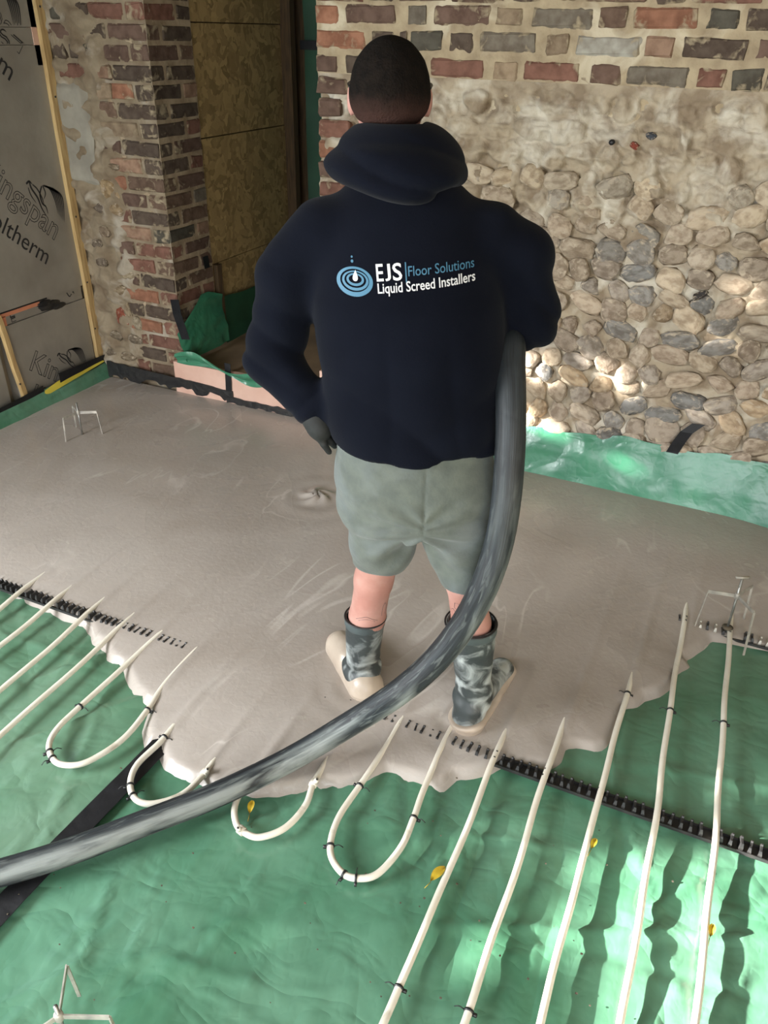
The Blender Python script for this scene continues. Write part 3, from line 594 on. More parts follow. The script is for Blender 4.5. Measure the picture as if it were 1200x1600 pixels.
wall_text('Kingspan',.155,2.70,1.95,AN*.93,bd1,outline=True,sx=.92,clip=(2.2,3.19,1.2,1.63))
wall_text('Kooltherm',.12,2.60,1.86,AN*.93,bd1,clip=(2.2,3.19,1.2,1.63))
wall_text('Kin',.15,2.74,.225,AN*.80,bd2,x=XL-.0008,outline=True,clip=(2.66,3.2,.08,.46))
wall_text('K',.15,2.70,.06,AN*.80,bd2,x=XL-.0008,outline=True,clip=(2.66,3.2,.05,.46))
wall_text('EX',.085,2.70,.462,.05,stp,x=XL-.0088,outline=True,w=.003,clip=(2.66,3.2,.468,.52)); wall_text('u,',.07,3.10,.49,.5,stp,x=XL-.0088,clip=(2.66,3.2,.468,.53))
wall_text('SK',.11,2.98,1.62,.15,bd3,x=XL-.0018,outline=True,w=.003,clip=(2.2,3.19,1.634,1.696))
# emblem: long maned lion figure, built of tapering strokes
def emblem(cy,cz,s,parent,x,ang=-.2,clip=None):
    parts=[]
    def stroke(pts_,w0,w1):
        P=spline([(0,a,b) for a,b in pts_],6); n=len(P); T=np.gradient(P,axis=0); T/=np.linalg.norm(T,axis=1)[:,None]+1e-9; V=[];Fc=[]
        for i in range(n):
            t=i/(n-1); w=(w0+(w1-w0)*t)*math.sin(math.pi*min(1,.15+t*.85))**.5 if True else w0
            nn=np.array([0,-T[i,2],T[i,1]]); V+= [tuple(P[i]+nn*w/2),tuple(P[i]-nn*w/2)]
        for i in range(n-1): Fc.append((2*i,2*i+1,2*i+3,2*i+2))
        parts.append((V,Fc))
    for k in range(6): stroke([(.05+.07*k,.42-.01*k),(.30+.09*k,.34-.03*k),(.50+.07*k,.02-.02*k),(.62+.05*k,-.42-.05*k)],.07,.03)
    stroke([(-.5,.5),(-.42,.3),(-.2,.05),(-.05,-.25),(.15,-.5)],.07,.05); stroke([(-.62,.42),(-.5,.5),(-.38,.42)],.08,.04)
    stroke([(-.38,.42),(-.2,.30),(-.02,.05),(.06,-.2)],.05,.04); stroke([(-.02,.4),(-.1,.15),(-.02,-.1),(.12,-.2),(.2,-.42)],.06,.05); stroke([(.02,.42),(.12,.2),(.04,0)],.05,.03); stroke([(-.55,.32),(-.45,.1),(-.25,-.12)],.04,.03)
    V,Fc=join(parts); V=np.array(V); ca,sa=math.cos(ang),math.sin(ang); P=np.stack([np.full(len(V),x),cy+s*(V[:,1]*ca-V[:,2]*sa),cz+s*(V[:,1]*sa+V[:,2]*ca)],1)
    if clip: ok=(P[:,2]>clip[0])&(P[:,2]<clip[1]); Fc=[f for f in Fc if all(ok[i] for i in f)]
    bake('printed_emblem',P,Fc,M['ink'],parent=parent,smooth=False)
emblem(3.04,.985,.155,bd1,XL+.0014); emblem(3.02,.185,.12,bd2,XL-.0006,.1,(.13,.45)); emblem(2.98,1.79,.16,bd0,XL+.0014,clip=(1.702,2.4))

# ------------------------------------------------------------ floor coverings
PX=[(-2.07,'a'),(-1.92,'a'),(-1.77,'a'),(-1.62,'a')]
LEGS=[-2.06,-1.92,-1.77,-1.62,-1.49,-1.32,-1.20,-1.03,-.90,-.745,-.63,-.475,-.335,-.19,-.05,.08,.225]
def poly_h(x,y):
    """wrinkled polythene height"""
    w=.018*(vn(x,y*.6,0*x,5,101))+.011*(.25-np.abs(vn(x+.12*vn(x,y,0*x,3,103),y*.5,0*x,8,102)))+.005*vn(x,y,0*x,18,104)
    w=w-.006
    for p in LEGS: w=w*(1-.55*np.exp(-((x-p)/.012)**2))
    r=np.random.default_rng(5)
    for k in range(170):
        cx,cy=r.uniform(-2.6,.8),r.uniform(.3,1.9); a=r.choice([1.25,1.05,.9,2.3,2.0,.2])+r.normal()*.12; L_=r.uniform(.08,.60); wd=r.uniform(.005,.018); A=r.uniform(-.010,.011)
        t=(x-cx)*math.cos(a)+(y-cy)*math.sin(a); n=-(x-cx)*math.sin(a)+(y-cy)*math.cos(a)+.012*t*t/L_
        w=w+A*np.exp(-(n/wd)**2)*np.exp(-(t/L_)**4)
    return .010*np.tanh(w/.012)-.007
def sheet_floor(name,x0,x1,y0,y1,m,lab,dz=0):
    U=np.arange(x0,x1+.001,.0125);Vv=np.arange(y0,y1+.001,.0125); u,v=np.meshgrid(U,Vv,indexing='ij')
    return bake(name,np.stack([u,v,poly_h(u,v)+dz],-1).reshape(-1,3),grid(len(U),len(Vv)),m,org=(x0,y0,0),label=lab,cat='polythene sheet')
sheet_floor('polythene_sheet',-1.23,1.35,-.5,3.22,M['poly'],'large creased green polythene sheet covering the floor right of the black joint tape')
sheet_floor('polythene_sheet',-3.17,-1.19,-.5,3.22,M['poly_old'],'paler creased green polythene sheet left of the black joint tape',-.003)
yt=np.linspace(.2,1.35,70); strap('joint_tape',[(-1.205-.012*math.sin(y*3),y,.0045+float(poly_h(np.array([-1.2]),np.array([y]))[0])*.4) for y in yt],.062,(1,0,0),M['tape'],.0012,label='long black tape joining the two green polythene sheets under the hose',cat='tape')
# upstand on the right: bulging polythene against the flint wall
up=thing('wall_polythene',(-.2,3.2,0),'bright green polythene turned up against the foot of the flint wall','polythene sheet')
def upf(u,v): # u=x, v 0..1
    ybase=3.15-.02*np.clip((u-0),0,2)-.6*np.clip(u-.1,0,2)**1.5*.5
    ztop=.235+.03*np.clip((u+.7)/.5,0,1)+.008*np.sin(u*14)+.004*np.sin(u*33)-.02*np.exp(-((u+.78)/.08)**2)
    z=-.01+(ztop+.01)*v; t=v
    y=ybase+(3.222-ybase)*np.clip(t,0,1)**1.35+.012*vn(u,v,0*u,4,111)*np.sin(v*3.1)+.010*vn(u*1.5,v*.5,0*u,7,112)*np.sin(v*3.1)
    return (u,y,z)
sheet('sheet',np.linspace(-1.75,1.6,200),np.linspace(0,1,40),upf,M['poly_wall'],up)
strap('tape_strip',[(-.148,3.213,.205),(-.135,3.214,.245),(-.118,3.206,.30),(-.100,3.200,.345),(-.062,3.204,.388)],.052,(.93,0,.05),M['tape'],label='curling black tape strip on the top edge of the green wall polythene',cat='tape')
# upstand on the left wall: green with a yellow strip above it
lu=thing('wall_polythene',(-3.12,2.8,0),'green polythene turned up against the left insulation boards','polythene sheet')
def luf(u,v):
    zt=.098+.022*np.clip((u-2.7)/.5,0,1); z=-.01+(zt+.01)*v; return (-3.062-.115*np.clip(v,0,1)**.8+.010*vn(u,v,0*u,7,113)*np.sin(v*3.1)+.006*vn(u,v*.5,0*u,15,114)*np.sin(v*3.1),u,z)
sheet('sheet',np.linspace(1.9,3.25,90),np.linspace(0,1,24),luf,M['poly'],lu)
def yef(u,v):
    b=.070+.045*np.clip((u-2.72)/.5,0,1); z=b+(.032*np.sin(np.clip((u-2.66)/.62,0,1)*3.14))*v; return (-3.168+.012*(1-v)-.004*v,u,z)
sheet('yellow_strip',np.linspace(2.68,3.22,40),np.linspace(0,1,6),yef,M['yellow'],lu)
# ------------------------------------------------------------ the wet screed (height field, flow front towards the camera)
FR=[(-3.3,1.66),(-2.6,1.60),(-2.200,1.564),(-1.980,1.530),(-1.745,1.516),(-1.674,1.467),(-1.629,1.460),(-1.576,1.421),(-1.508,1.410),(-1.470,1.380),(-1.416,1.344),(-1.363,1.323),(-1.321,1.314),(-1.275,1.223),(-1.238,1.188),(-1.217,1.206),(-1.184,1.175),(-1.140,1.146),(-1.054,1.139),(-1.007,1.145),(-0.978,1.133),(-0.876,1.173),(-0.807,1.220),(-0.731,1.275),(-0.689,1.286),(-0.649,1.321),(-0.606,1.383),(-0.533,1.396),(-0.444,1.403),(-0.426,1.452),(-0.378,1.482),(-0.341,1.510),(-0.322,1.551),(-0.203,1.586),(-0.179,1.625),(-0.178,1.679),(-0.145,1.700),(-0.094,1.706),(-0.069,1.732),(-0.065,1.801),(-0.060,1.908),(-0.029,1.944),(-0.016,1.980),(0.024,2.018),(0.054,2.076),(0.058,2.130),(0.074,2.161),(0.088,2.191),(0.074,2.218),(0.113,2.282),(0.134,2.329),(0.145,2.359),(0.225,2.373),(0.323,2.385),(.6,2.44),(1.2,2.6),(1.7,2.7)]
def signed(x,y):
    P=np.array(FR+[(1.7,4),(-3.3,4)],float); d=np.full(x.shape,9.); ins=np.zeros(x.shape,bool); n=len(P)
    for i in range(n):
        a,b=P[i],P[(i+1)%n]; ab=b-a; t=np.clip(((x-a[0])*ab[0]+(y-a[1])*ab[1])/(ab@ab),0,1)
        if i<len(FR)-1: d=np.minimum(d,np.hypot(x-a[0]-t*ab[0],y-a[1]-t*ab[1]))
        if a[1]!=b[1]:
            c=((a[1]>y)!=(b[1]>y))&(x<(b[0]-a[0])*(y-a[1])/(b[1]-a[1])+a[0]); ins^=c
    return np.where(ins,d,-d)
U=np.arange(-3.12,1.30,.0095);Vv=np.arange(1.09,3.21,.0095); u,v=np.meshgrid(U,Vv,indexing='ij')
us=u+.010*vn(u,v,0*u,5,121)+.003*vn(u,v,0*u,30,125); vs=v+.008*vn(u,v,0*u,5,122); sd=signed(us,vs)
def screed_h(sd,u,v):
    h=np.where(sd>0,.0105*np.clip(sd/.012,0,1)**.5+.026*(1-np.exp(-np.clip(sd,0,9)/.20)),.9*sd)
    h=h+.0012*vn(u,v,0*u,6,123)*np.clip(sd/.1,0,1)
    for p in LEGS:   # the screed still stands up a little over each pipe
        h=h+.0045*np.exp(-((u-p)/.011)**2)*np.exp(-np.clip(sd-.12,0,9)/.10)*np.clip(sd/.05,0,1)+.002*np.exp(-((u-p)/.02)**2)*np.exp(-np.clip(sd,0,9)/.5)*np.clip(sd/.05,0,1)
    r=np.hypot((u+1.45),(v-2.55)*1.0); an=np.arctan2(v-2.55,u+1.45)
    h=h+.020*np.exp(-(r/.06)**2)*(.6+.5*np.sin(an*5+r*60))+.003*np.sin(r*55)*np.exp(-(r/.16)**2)
    for (fx,fy) in ((-.79,1.62),(-.47,1.62)): r=np.hypot(u-fx,v-fy); h=h+.002*np.sin(r*90)*np.exp(-(r/.14)**2)
    return h
hs=screed_h(sd,u,v)
G=grid(len(U),len(Vv)); keep=(sd.ravel()[G]>-.04).any(1); G=G[keep]
Vs=np.stack([u,v,np.maximum(hs,-.03)],-1).reshape(-1,3); used=np.unique(G); mp=np.full(len(Vs),-1); mp[used]=np.arange(len(used))
bake('wet_screed',Vs[used],mp[G],M['screed'],org=(-1.2,2.2,0),label='wet grey-beige liquid screed poured over the rear of the floor',cat='screed')

# ------------------------------------------------------------ underfloor heating pipes
PR=.0085; PZ=.014
def pipe(pts_,lab,ties=(),rail=(1.54,)):
    P=[(a,b,PZ+(c[0] if c else 0)) for a,b,*c in pts_]
    path=spline(P,10)
    for i,p in enumerate(path):
        for ry in rail: path[i,2]+=.007*math.exp(-((p[1]-ry)/.10)**2)
        path[i,0]+=.0015*math.sin(p[1]*17+p[0]*5)
    V,Fc=tube(path,PR,12); t=thing('heating_pipe',(float(path[:,0].mean()),float(path[0,1]),0),lab,'pipe','white heating pipes')
    bake('pipe',V,Fc,M['pipe'],parent=t)
    for k,(tx,ty,white) in enumerate(ties):
        i=int(np.argmin((path[:,0]-tx)**2+(path[:,1]-ty)**2)); i=min(max(i,1),len(path)-2); d=path[i+1]-path[i-1]; d/=np.linalg.norm(d); c=path[i]
        n=np.cross(d,(0,0,1)); n/=np.linalg.norm(n); up_v=np.cross(n,d)
        if white:
            q=tube([c-d*.009,c-d*.008,c+d*.008,c+d*.009],[.0095,.0115,.0115,.0095],12); kb=tube([c+up_v*.008+n*.006,c+up_v*.019+n*.010],[.007,.0065],8); hl=tube([c+up_v*.0185+n*.0098,c+up_v*.0198+n*.0102],.003,6)
            o_=bake('white_clip',*join([q,kb]),M['pipe'],parent=t); o_['label']='white pipe clip with a stud'; bake('clip_hole',*hl,M['tie'],parent=o_)
        else:
            q=tube([c-d*.0028,c+d*.0028],[PR+.0022]*2,14); kb=bar(c+n*(PR-.001)-up_v*.004,c+n*(PR+.009)-up_v*.003,.006,.007); s=1 if k%2 else -1
            tl=tube(spline([c+n*s*(PR+.002),c+n*s*(PR+.012)+up_v*.004,c+n*s*(PR+.022)-up_v*.004],4),.0013,5)
            o_=bake('cable_tie',*join([q,kb,tl]),M['tie'],parent=t); o_['label']='black cable tie'
    return t
pipe([(-2.035,.9),(-2.05,1.3),(-2.064,1.54),(-2.070,1.70),(-2.071,1.95)],'white heating pipe first from the left frame edge, ending at the screed')
pipe([(-1.88,.6),(-1.90,1.0),(-1.915,1.45),(-1.928,1.697),(-1.93,1.9)],'white heating pipe second from the left frame edge')
pipe([(-1.73,.5),(-1.745,1.0),(-1.765,1.45),(-1.779,1.689),(-1.785,1.9)],'white heating pipe third from the left frame edge')
pipe([(-1.60,.4),(-1.608,.8),(-1.618,1.25),(-1.626,1.556),(-1.63,1.75)],'white heating pipe fourth from the left, just outside the leftmost loop')
pipe([(-1.487,1.75),(-1.487,1.524),(-1.493,1.30),(-1.493,1.198),(-1.487,1.104),(-1.460,1.045),(-1.403,1.012),(-1.349,1.026),(-1.318,1.069),(-1.298,1.157),(-1.309,1.272),(-1.331,1.411),(-1.335,1.7)],'white pipe bent in a U, leftmost loop on the paler polythene',[(-1.489,1.194,0),(-1.304,1.270,0),(-1.445,1.035,0),(-1.42,1.018,0)])
pipe([(-1.205,1.6),(-1.201,1.274),(-1.199,1.190),(-1.203,1.100),(-1.176,1.040),(-1.130,1.007),(-1.082,1.015),(-1.035,1.07),(-1.024,1.154),(-1.030,1.284),(-1.03,1.6)],'white pipe bent in a U, second loop, partly over the black joint tape',[(-1.203,1.207,0),(-1.172,1.035,0),(-1.145,1.012,0),(-1.025,1.150,1)])
pipe([(-.885,1.7),(-0.893,1.403),(-0.905,1.227),(-0.898,1.115),(-0.862,1.058),(-0.820,1.042),(-0.782,1.050),(-0.742,1.10),(-0.729,1.179),(-0.745,1.258),(-0.752,1.40),(-.755,1.7)],'white pipe bent in a U, third loop, passing beneath the hose',[(-.835,1.045,1),(-.74,1.245,1)])
pipe([(-.62,1.75),(-0.625,1.514),(-0.632,1.293),(-0.634,1.171),(-0.610,1.087),(-0.561,1.049),(-0.518,1.051),(-0.479,1.084),(-0.458,1.172),(-0.465,1.262),(-0.477,1.358),(-0.483,1.538),(-.485,1.75)],'white pipe bent in a U, nearest loop, right of the hose',[(-.632,1.293,0),(-.463,1.261,0),(-.618,1.10,0),(-.55,1.049,0),(-.52,1.051,0)])
pipe([(-.325,.45),(-.328,.786),(-.331,.90),(-.331,1.151),(-.336,1.40),(-.340,1.544),(-.343,1.75)],'straight white pipe just right of the nearest loop, with a cable tie low down',[(-.329,.867,0)])
pipe([(-.178,.45),(-.183,.854),(-.186,1.016),(-.187,1.191),(-.196,1.45),(-.199,1.60),(-.20,1.724),(-.20,1.9)],'straight white pipe second from the nearest loop, entering the screed at a point',[(-.182,.872,0)])
pipe([(-.036,.45),(-.044,.920),(-.048,1.10),(-.050,1.25),(-.050,1.392),(-.054,1.569),(-.056,1.80),(-.057,1.951),(-.058,2.1)],'straight white pipe third from the nearest loop, its end on the screed edge',[(-.057,1.945,0)])
pipe([(.115,.5),(.103,.989),(.098,1.264),(.090,1.552),(.072,1.90),(.060,2.25),(.056,2.416),(.05,2.55)],'straight white pipe second from the right, long run between both clip rails',[(.069,1.943,0)],(1.54,2.39))
pipe([(.242,.5),(.239,1.053),(.238,1.269),(.233,1.559),(.219,1.95),(.208,2.25),(.202,2.411),(.20,2.55)],'straight white pipe furthest right, running up to the rear tripod',[(.2195,1.945,0)],(1.54,2.39))
# clip rails
def rail(y,x0,x1,lab,full):
    t=thing('clip_rail',((x0+x1)/2,y,0),lab,'rail','black pipe clip rails')
    bake('base_strip',*join([box(x0,x1,y-.019,y+.019,0.0,.0045),box(x0,x1,y-.019,y-.0165,.0045,.010),box(x0,x1,y+.0165,y+.019,.0045,.010)]),M['rail'],parent=t,smooth=False)
    pr_=[(-.014,0),(.014,0),(.0165,.012),(.013,.0245),(.0095,.0245),(.007,.0215),(-.007,.0215),(-.0095,.0245),(-.013,.0245),(-.0165,.012)]; k_=len(pr_)
    me=bpy.data.meshes.new('tooth'); me.from_pydata([(sx*(.0042 if z<.02 else .0024),y_,z) for sx in (-1,1) for y_,z in pr_],[],[(0,9,8,7,6),(0,6,5,1),(1,5,4,3,2),(16,17,18,19,10),(11,15,16,10),(12,13,14,15,11)]+[(q,(q+1)%k_,k_+(q+1)%k_,k_+q) for q in range(k_)]); me.materials.append(M['rail'])
    me2=me.copy(); me2.materials.clear(); me2.materials.append(M['splashed_steel'])  # few paler teeth: screed splash and shine, both put into the colour
    x=x0+.008;k=0
    while x<x1:
        if not any(abs(x-p)<.006 for p in LEGS): inst('tooth',me2 if (x>.0 and random.random()<.1) else me,t,(x,y,.0045),(0,random.uniform(-.12,.12),random.uniform(-.15,.15)),(1.1,1,random.uniform(.85,1.05)))
        x+=.0235;k+=1
rail(1.54,-2.3,.75,'long black toothed rail holding the pipes, crossing in front of the boots',True)
rail(2.392,.03,1.0,'black toothed rail beside the rear tripod at the right edge',True)
# ------------------------------------------------------------ level tripods
def tripod(cx,cy,R,hz,ztop,angs,lab,m,disc=True,ttop=True):
    t=thing('level_tripod',(cx,cy,0),lab,'tripod','screed level tripods')
    bake('post',*tube([(cx,cy,.0),(cx,cy,ztop)],.0042,10),M['steel'],parent=t)
    bake('hub',*join([tube([(cx,cy,hz-.012),(cx,cy,hz-.008),(cx,cy,hz+.008),(cx,cy,hz+.012)],[.006,.009,.009,.006],10)]),m,parent=t)
    if disc: bake('foot_disc',*tube([(cx,cy,.032),(cx,cy,.036),(cx,cy,.040)],[.016,.018,.012],18),M['debris'],parent=t)
    if ttop: bake('top_bar',*join([bar((cx-.022*ER[0],cy-.022*ER[1],ztop),(cx+.022*ER[0],cy+.022*ER[1],ztop),.008,.006)]),m,parent=t)
    for k,a in enumerate(angs):
        d=np.array([math.cos(a),math.sin(a),0]); c=np.array([cx,cy,hz]); e=c+d*R
        o_=bake('leg',*join([bar(c+d*.006,e,.003,.013) if True else None, bar(e,e+np.array([d[0]*.012,d[1]*.012,-hz]),.007,.003,up=tuple(d))]),m,parent=t,smooth=False)
    return t
tripod(.191,2.393,.09,.165,.238,[math.radians(a) for a in (190,-52,62)],'steel level tripod standing on the right pipe end by the rear rail',M['splashed_steel'])
tripod(-2.736,2.57,.085,.15,.200,[math.radians(a) for a in (200,-30,120)][:0] or [math.radians(-98),math.radians(30),math.radians(150)],'small steel level tripod standing in the screed near the left wall',M['splashed_steel'],disc=False,ttop=False)
tripod(-.860,.485,.095,.13,.165,[math.radians(a) for a in (24,125,245)],'steel level tripod on the green sheet in the near left corner',M['splashed_steel'],disc=False,ttop=False)

# ------------------------------------------------------------ the man: signed distance shapes turned into one smooth surface each
def uz(px,py,w):
    r=(px-600)/F*RT-(py-800)/F*UP+FW; t=w/(r@EF); return np.array([t*(r@ER),w,H+t*r[2]])
J=uz
def cone(G,a,b,r1,r2):
    a=np.asarray(a,np.float32);b=np.asarray(b,np.float32); ab=b-a; L2=float(ab@ab); t=np.clip(((G[0]-a[0])*ab[0]+(G[1]-a[1])*ab[1]+(G[2]-a[2])*ab[2])/L2,0,1)
    return np.sqrt((G[0]-a[0]-t*ab[0])**2+(G[1]-a[1]-t*ab[1])**2+(G[2]-a[2]-t*ab[2])**2)-(r1+t*(r2-r1))
def ell(G,c,r):
    k=np.sqrt(((G[0]-c[0])/r[0])**2+((G[1]-c[1])/r[1])**2+((G[2]-c[2])/r[2])**2); return (k-1)*min(r)
def smin(a,b,k):
    h=np.clip(.5+.5*(b-a)/k,0,1); return b+(a-b)*h-k*h*(1-h)
def smax(a,b,k): return -smin(-a,-b,k)
def stack(G,tab,p=2.4):
    tab=np.array(tab,float); z=G[2]; u0=np.interp(z,tab[:,0],tab[:,1]);a=np.interp(z,tab[:,0],tab[:,2]);w0=np.interp(z,tab[:,0],tab[:,3]);b=np.interp(z,tab[:,0],tab[:,4])
    k=(np.abs((G[0]-u0)/a)**p+np.abs((G[1]-w0)/b)**p)**(1/p); d=(k-1)*np.minimum(a,b)
    return np.maximum(np.maximum(d,(tab[0,0]-z)),(z-tab[-1,0]))
def nets(fn,lo,hi,h):
    ax=[np.arange(l,m_+h,h,dtype=np.float32) for l,m_ in zip(lo,hi)]; G=np.meshgrid(*ax,indexing='ij'); S=fn(G).astype(np.float32)
    s=S<0; n=np.array(S.shape)-1
    cor=[(i,j,k) for i in (0,1) for j in (0,1) for k in (0,1)]
    cnt=sum(s[i:i+n[0],j:j+n[1],k:k+n[2]].astype(np.int8) for i,j,k in cor); act=(cnt>0)&(cnt<8); idx=np.argwhere(act)
    val={c:S[idx[:,0]+c[0],idx[:,1]+c[1],idx[:,2]+c[2]] for c in cor}; acc=np.zeros((len(idx),3)); num=np.zeros(len(idx))
    for a in cor:
        for d in range(3):
            if a[d]==0:
                b=list(a);b[d]=1;b=tuple(b); va,vb=val[a],val[b]; m_=(va<0)!=(vb<0); t=np.where(m_,va/np.where(m_,va-vb,1),0); p=np.tile(np.array(a,float),(len(idx),1)); p[:,d]=t; acc+=p*m_[:,None]; num+=m_
    V=(idx+acc/num[:,None])*h+np.array(lo); ids=np.full(tuple(n),-1,np.int64); ids[tuple(idx.T)]=np.arange(len(idx)); Fc=[]
    for d in range(3):
        e=[slice(1,-1)]*3; e2=list(e); sa=s; sh=[slice(1,n[0]),slice(1,n[1]),slice(1,n[2])]
        A=s[tuple(sh)] if False else None
        lo_=[1,1,1]; lo_[d]=0; hi_=[n[0],n[1],n[2]]
        sl0=tuple(slice(lo_[q],hi_[q]) for q in range(3)); sl1=tuple(slice(lo_[q]+(q==d),hi_[q]+(q==d)) for q in range(3))
        a0=s[sl0];a1=s[sl1]; ch=np.argwhere(a0!=a1)+np.array(lo_); sg=s[tuple(ch.T)]
        e1=(d+1)%3;e2=(d+2)%3; c0=ch.copy();c1=ch.copy();c1[:,e1]-=1;c2=c1.copy();c2[:,e2]-=1;c3=ch.copy();c3[:,e2]-=1
        q=np.stack([ids[tuple(c.T)] for c in (c0,c1,c2,c3)],1); q[~sg]=q[~sg][:,::-1]; Fc.append(q[(q>=0).all(1)])
    return V,np.concatenate(Fc)
def to_world(V): return V[:,:1]*ER+V[:,1:2]*EF+np.array([0,0,1])*V[:,2:3]
PO=ER*.10+EF*1.72
man=thing('person',tuple(PO),'man seen from behind in navy hooded top, grey shorts and splashed wellington boots','person')
def part(name,fn,lo,hi,h,m,parent=man,label=None):
    V,Fc=nets(fn,lo,hi,h); o=bake(name,to_world(V),Fc,m,parent=parent); 
    if label: o['label']=label
    return o
# joints
hipL,kneeL,ankL=J(600,760,1.71),J(584,905,1.765),J(566,1048,1.82)
hipR,kneeR,ankR=J(712,762,1.68),J(728,905,1.66),J(740,1075,1.70)
calfL,calfR=J(574,962,1.79),J(736,975,1.665)
shL,elL,wrL=np.array([-.150,1.80,1.345]),J(428,556,1.80),J(492,650,1.70)
shR,elR=np.array([.222,1.80,1.345]),J(826,498,1.80); wrR=np.array([.235,2.03,1.10])
neck=np.array([.0,1.85,1.44]); headc=np.array([-.006,1.885,1.605])
palmL=J(500,668,1.69)
fingL=[(J(497,680,1.675),J(506,694,1.675),J(514,706,1.68)),(J(505,682,1.69),J(516,690,1.70),J(523,697,1.71)),(J(510,678,1.71),J(523,684,1.73),J(531,688,1.75)),(J(512,672,1.73),J(526,676,1.75),J(534,681,1.77)),(J(505,657,1.71),J(520,658,1.745),J(530,664,1.77))]
palmR=np.array([.222,2.09,1.09])
def hand(G,d,palm,wr,fing,r,kk=.008):
    d=smin(d,cone(G,wr,palm,r*2.9,r*3.3),.02)
    for k,(a,b,c) in enumerate(fing): d=smin(d,smin(cone(G,a,b,r,r*.95),cone(G,b,c,r*.95,r*.8),.003),kk); d=smin(d,cone(G,palm,a,r*1.5,r),.006)
    return d
fingR=[(np.array([.19+.0,2.12+.0,1.10-.022*k]),np.array([.165,2.15,1.10-.022*k]),np.array([.185,2.175,1.098-.022*k])) for k in range(4)]+[(np.array([.20,2.07,1.12]),np.array([.17,2.07,1.13]),np.array([.15,2.09,1.13]))]
def body(G):
    d=stack(G,[(.74,.075,.10,1.70,.08),(.80,.075,.150,1.70,.11),(.82,.07,.16,1.71,.115),(1.0,.055,.155,1.735,.11),(1.15,.045,.165,1.76,.115),(1.28,.035,.17,1.785,.11),(1.36,.03,.145,1.81,.085),(1.41,.02,.08,1.83,.06)])
    for h,m_,k_,c,a,r in ((hipL,J(598,846,1.725),kneeL,calfL,ankL,.075),(hipR,J(722,846,1.67),kneeR,calfR,ankR,.075)):
        d=smin(d,cone(G,h,m_,r,.062),.03); d=smin(d,cone(G,m_,k_,.062,.050),.015); d=smin(d,cone(G,k_,c,.050,.050),.02); d=smin(d,cone(G,c,a,.050,.030),.015)
    for s_,e,w in ((shL,elL,wrL),(shR,elR,wrR)):
        d=smin(d,cone(G,s_,e,.055,.042),.03); d=smin(d,cone(G,e,w,.042,.027),.02)
    for a,toe in ((ankL,np.array([-.15,2.0,.03])),(ankR,np.array([.36,1.86,.03]))):
        d=smin(d,cone(G,(a[0],a[1]-.015,.05),toe,.038,.026),.03)
    d=smin(d,cone(G,neck-(0,0,.04),headc-(0,.02,.03),.062,.056),.03)
    d=smin(d,ell(G,headc+(0,0,.01),(.076,.094,.092)),.03); d=smin(d,ell(G,headc+(0,.035,-.045),(.058,.062,.07)),.03)   # cranium, jaw
    d=smin(d,cone(G,headc+(0,.092,.005),headc+(0,.112,-.022),.007,.013),.012)                                            # nose
    for sx in (-1,1):
        d=smin(d,ell(G,headc+(sx*.080,.005,-.012),(.010,.019,.033)),.008); d=smax(d,-ell(G,headc+(sx*.030,.098,.010),(.016,.012,.010)),.008)
        d=smin(d,ell(G,headc+(sx*.030,.086,.010),(.013,.012,.013)),.003)
    d=smin(d,ell(G,headc+(0,.098,-.055),(.024,.008,.006)),.006); d=smax(d,-ell(G,headc+(0,.107,-.055),(.020,.006,.0015)),.002)
    d=hand(G,d,palmL,wrL,fingL,.0065); d=hand(G,d,palmR,wrR,fingR,.0065)
    return d
lo,hi=(-.42,1.5,0.0),(.5,2.24,1.74)
skin=part('body',body,lo,hi,.0068,M['skin'])
def hairf(G):
    d=ell(G,headc+(0,-.004,.010),(.0830,.101,.0960)); d=smin(d,ell(G,headc+(0,-.03,-.01),(.076,.070,.055)),.02)
    cut=(G[2]-(headc[2]-.030))*-1+ .55*np.clip(G[1]-headc[1],-.05,.2); d=smax(d,cut,.012); d=smax(d,(G[1]-(headc[1]+.075-.3*(headc[2]+.09-G[2]))),.01)
    return d+.0016*vn(G[0],G[1],G[2],60,131)
part('hair',hairf,(-.11,1.76,1.5),(.1,2.02,1.735),.0045,M['hair'],label='short dark hair, cropped close at the nape')
V,Fc=join([tube(spline([headc+(.083,-.02,.012),headc+(.088,.03,.016),headc+(.085,.10,.016)],6),.0024,6),tube(spline([headc+(.085,.10,.016),headc+(.072,.125,.020),headc+(.03,.135,.018),headc+(0,.132,.02),headc+(-.03,.135,.018),headc+(-.072,.125,.02),headc+(-.085,.10,.016)],5),.0026,6),tube(spline([headc+(.085,.10,.014),headc+(.078,.118,-.020),headc+(.04,.130,-.024),headc+(.012,.132,-.004)],6),.0022,6),tube(spline([headc+(-.085,.10,.016),headc+(-.088,.03,.016),headc+(-.083,-.02,.012)],6),.0024,6)])
bake('glasses',to_world(np.array(V)),Fc,M['tie'],parent=man)
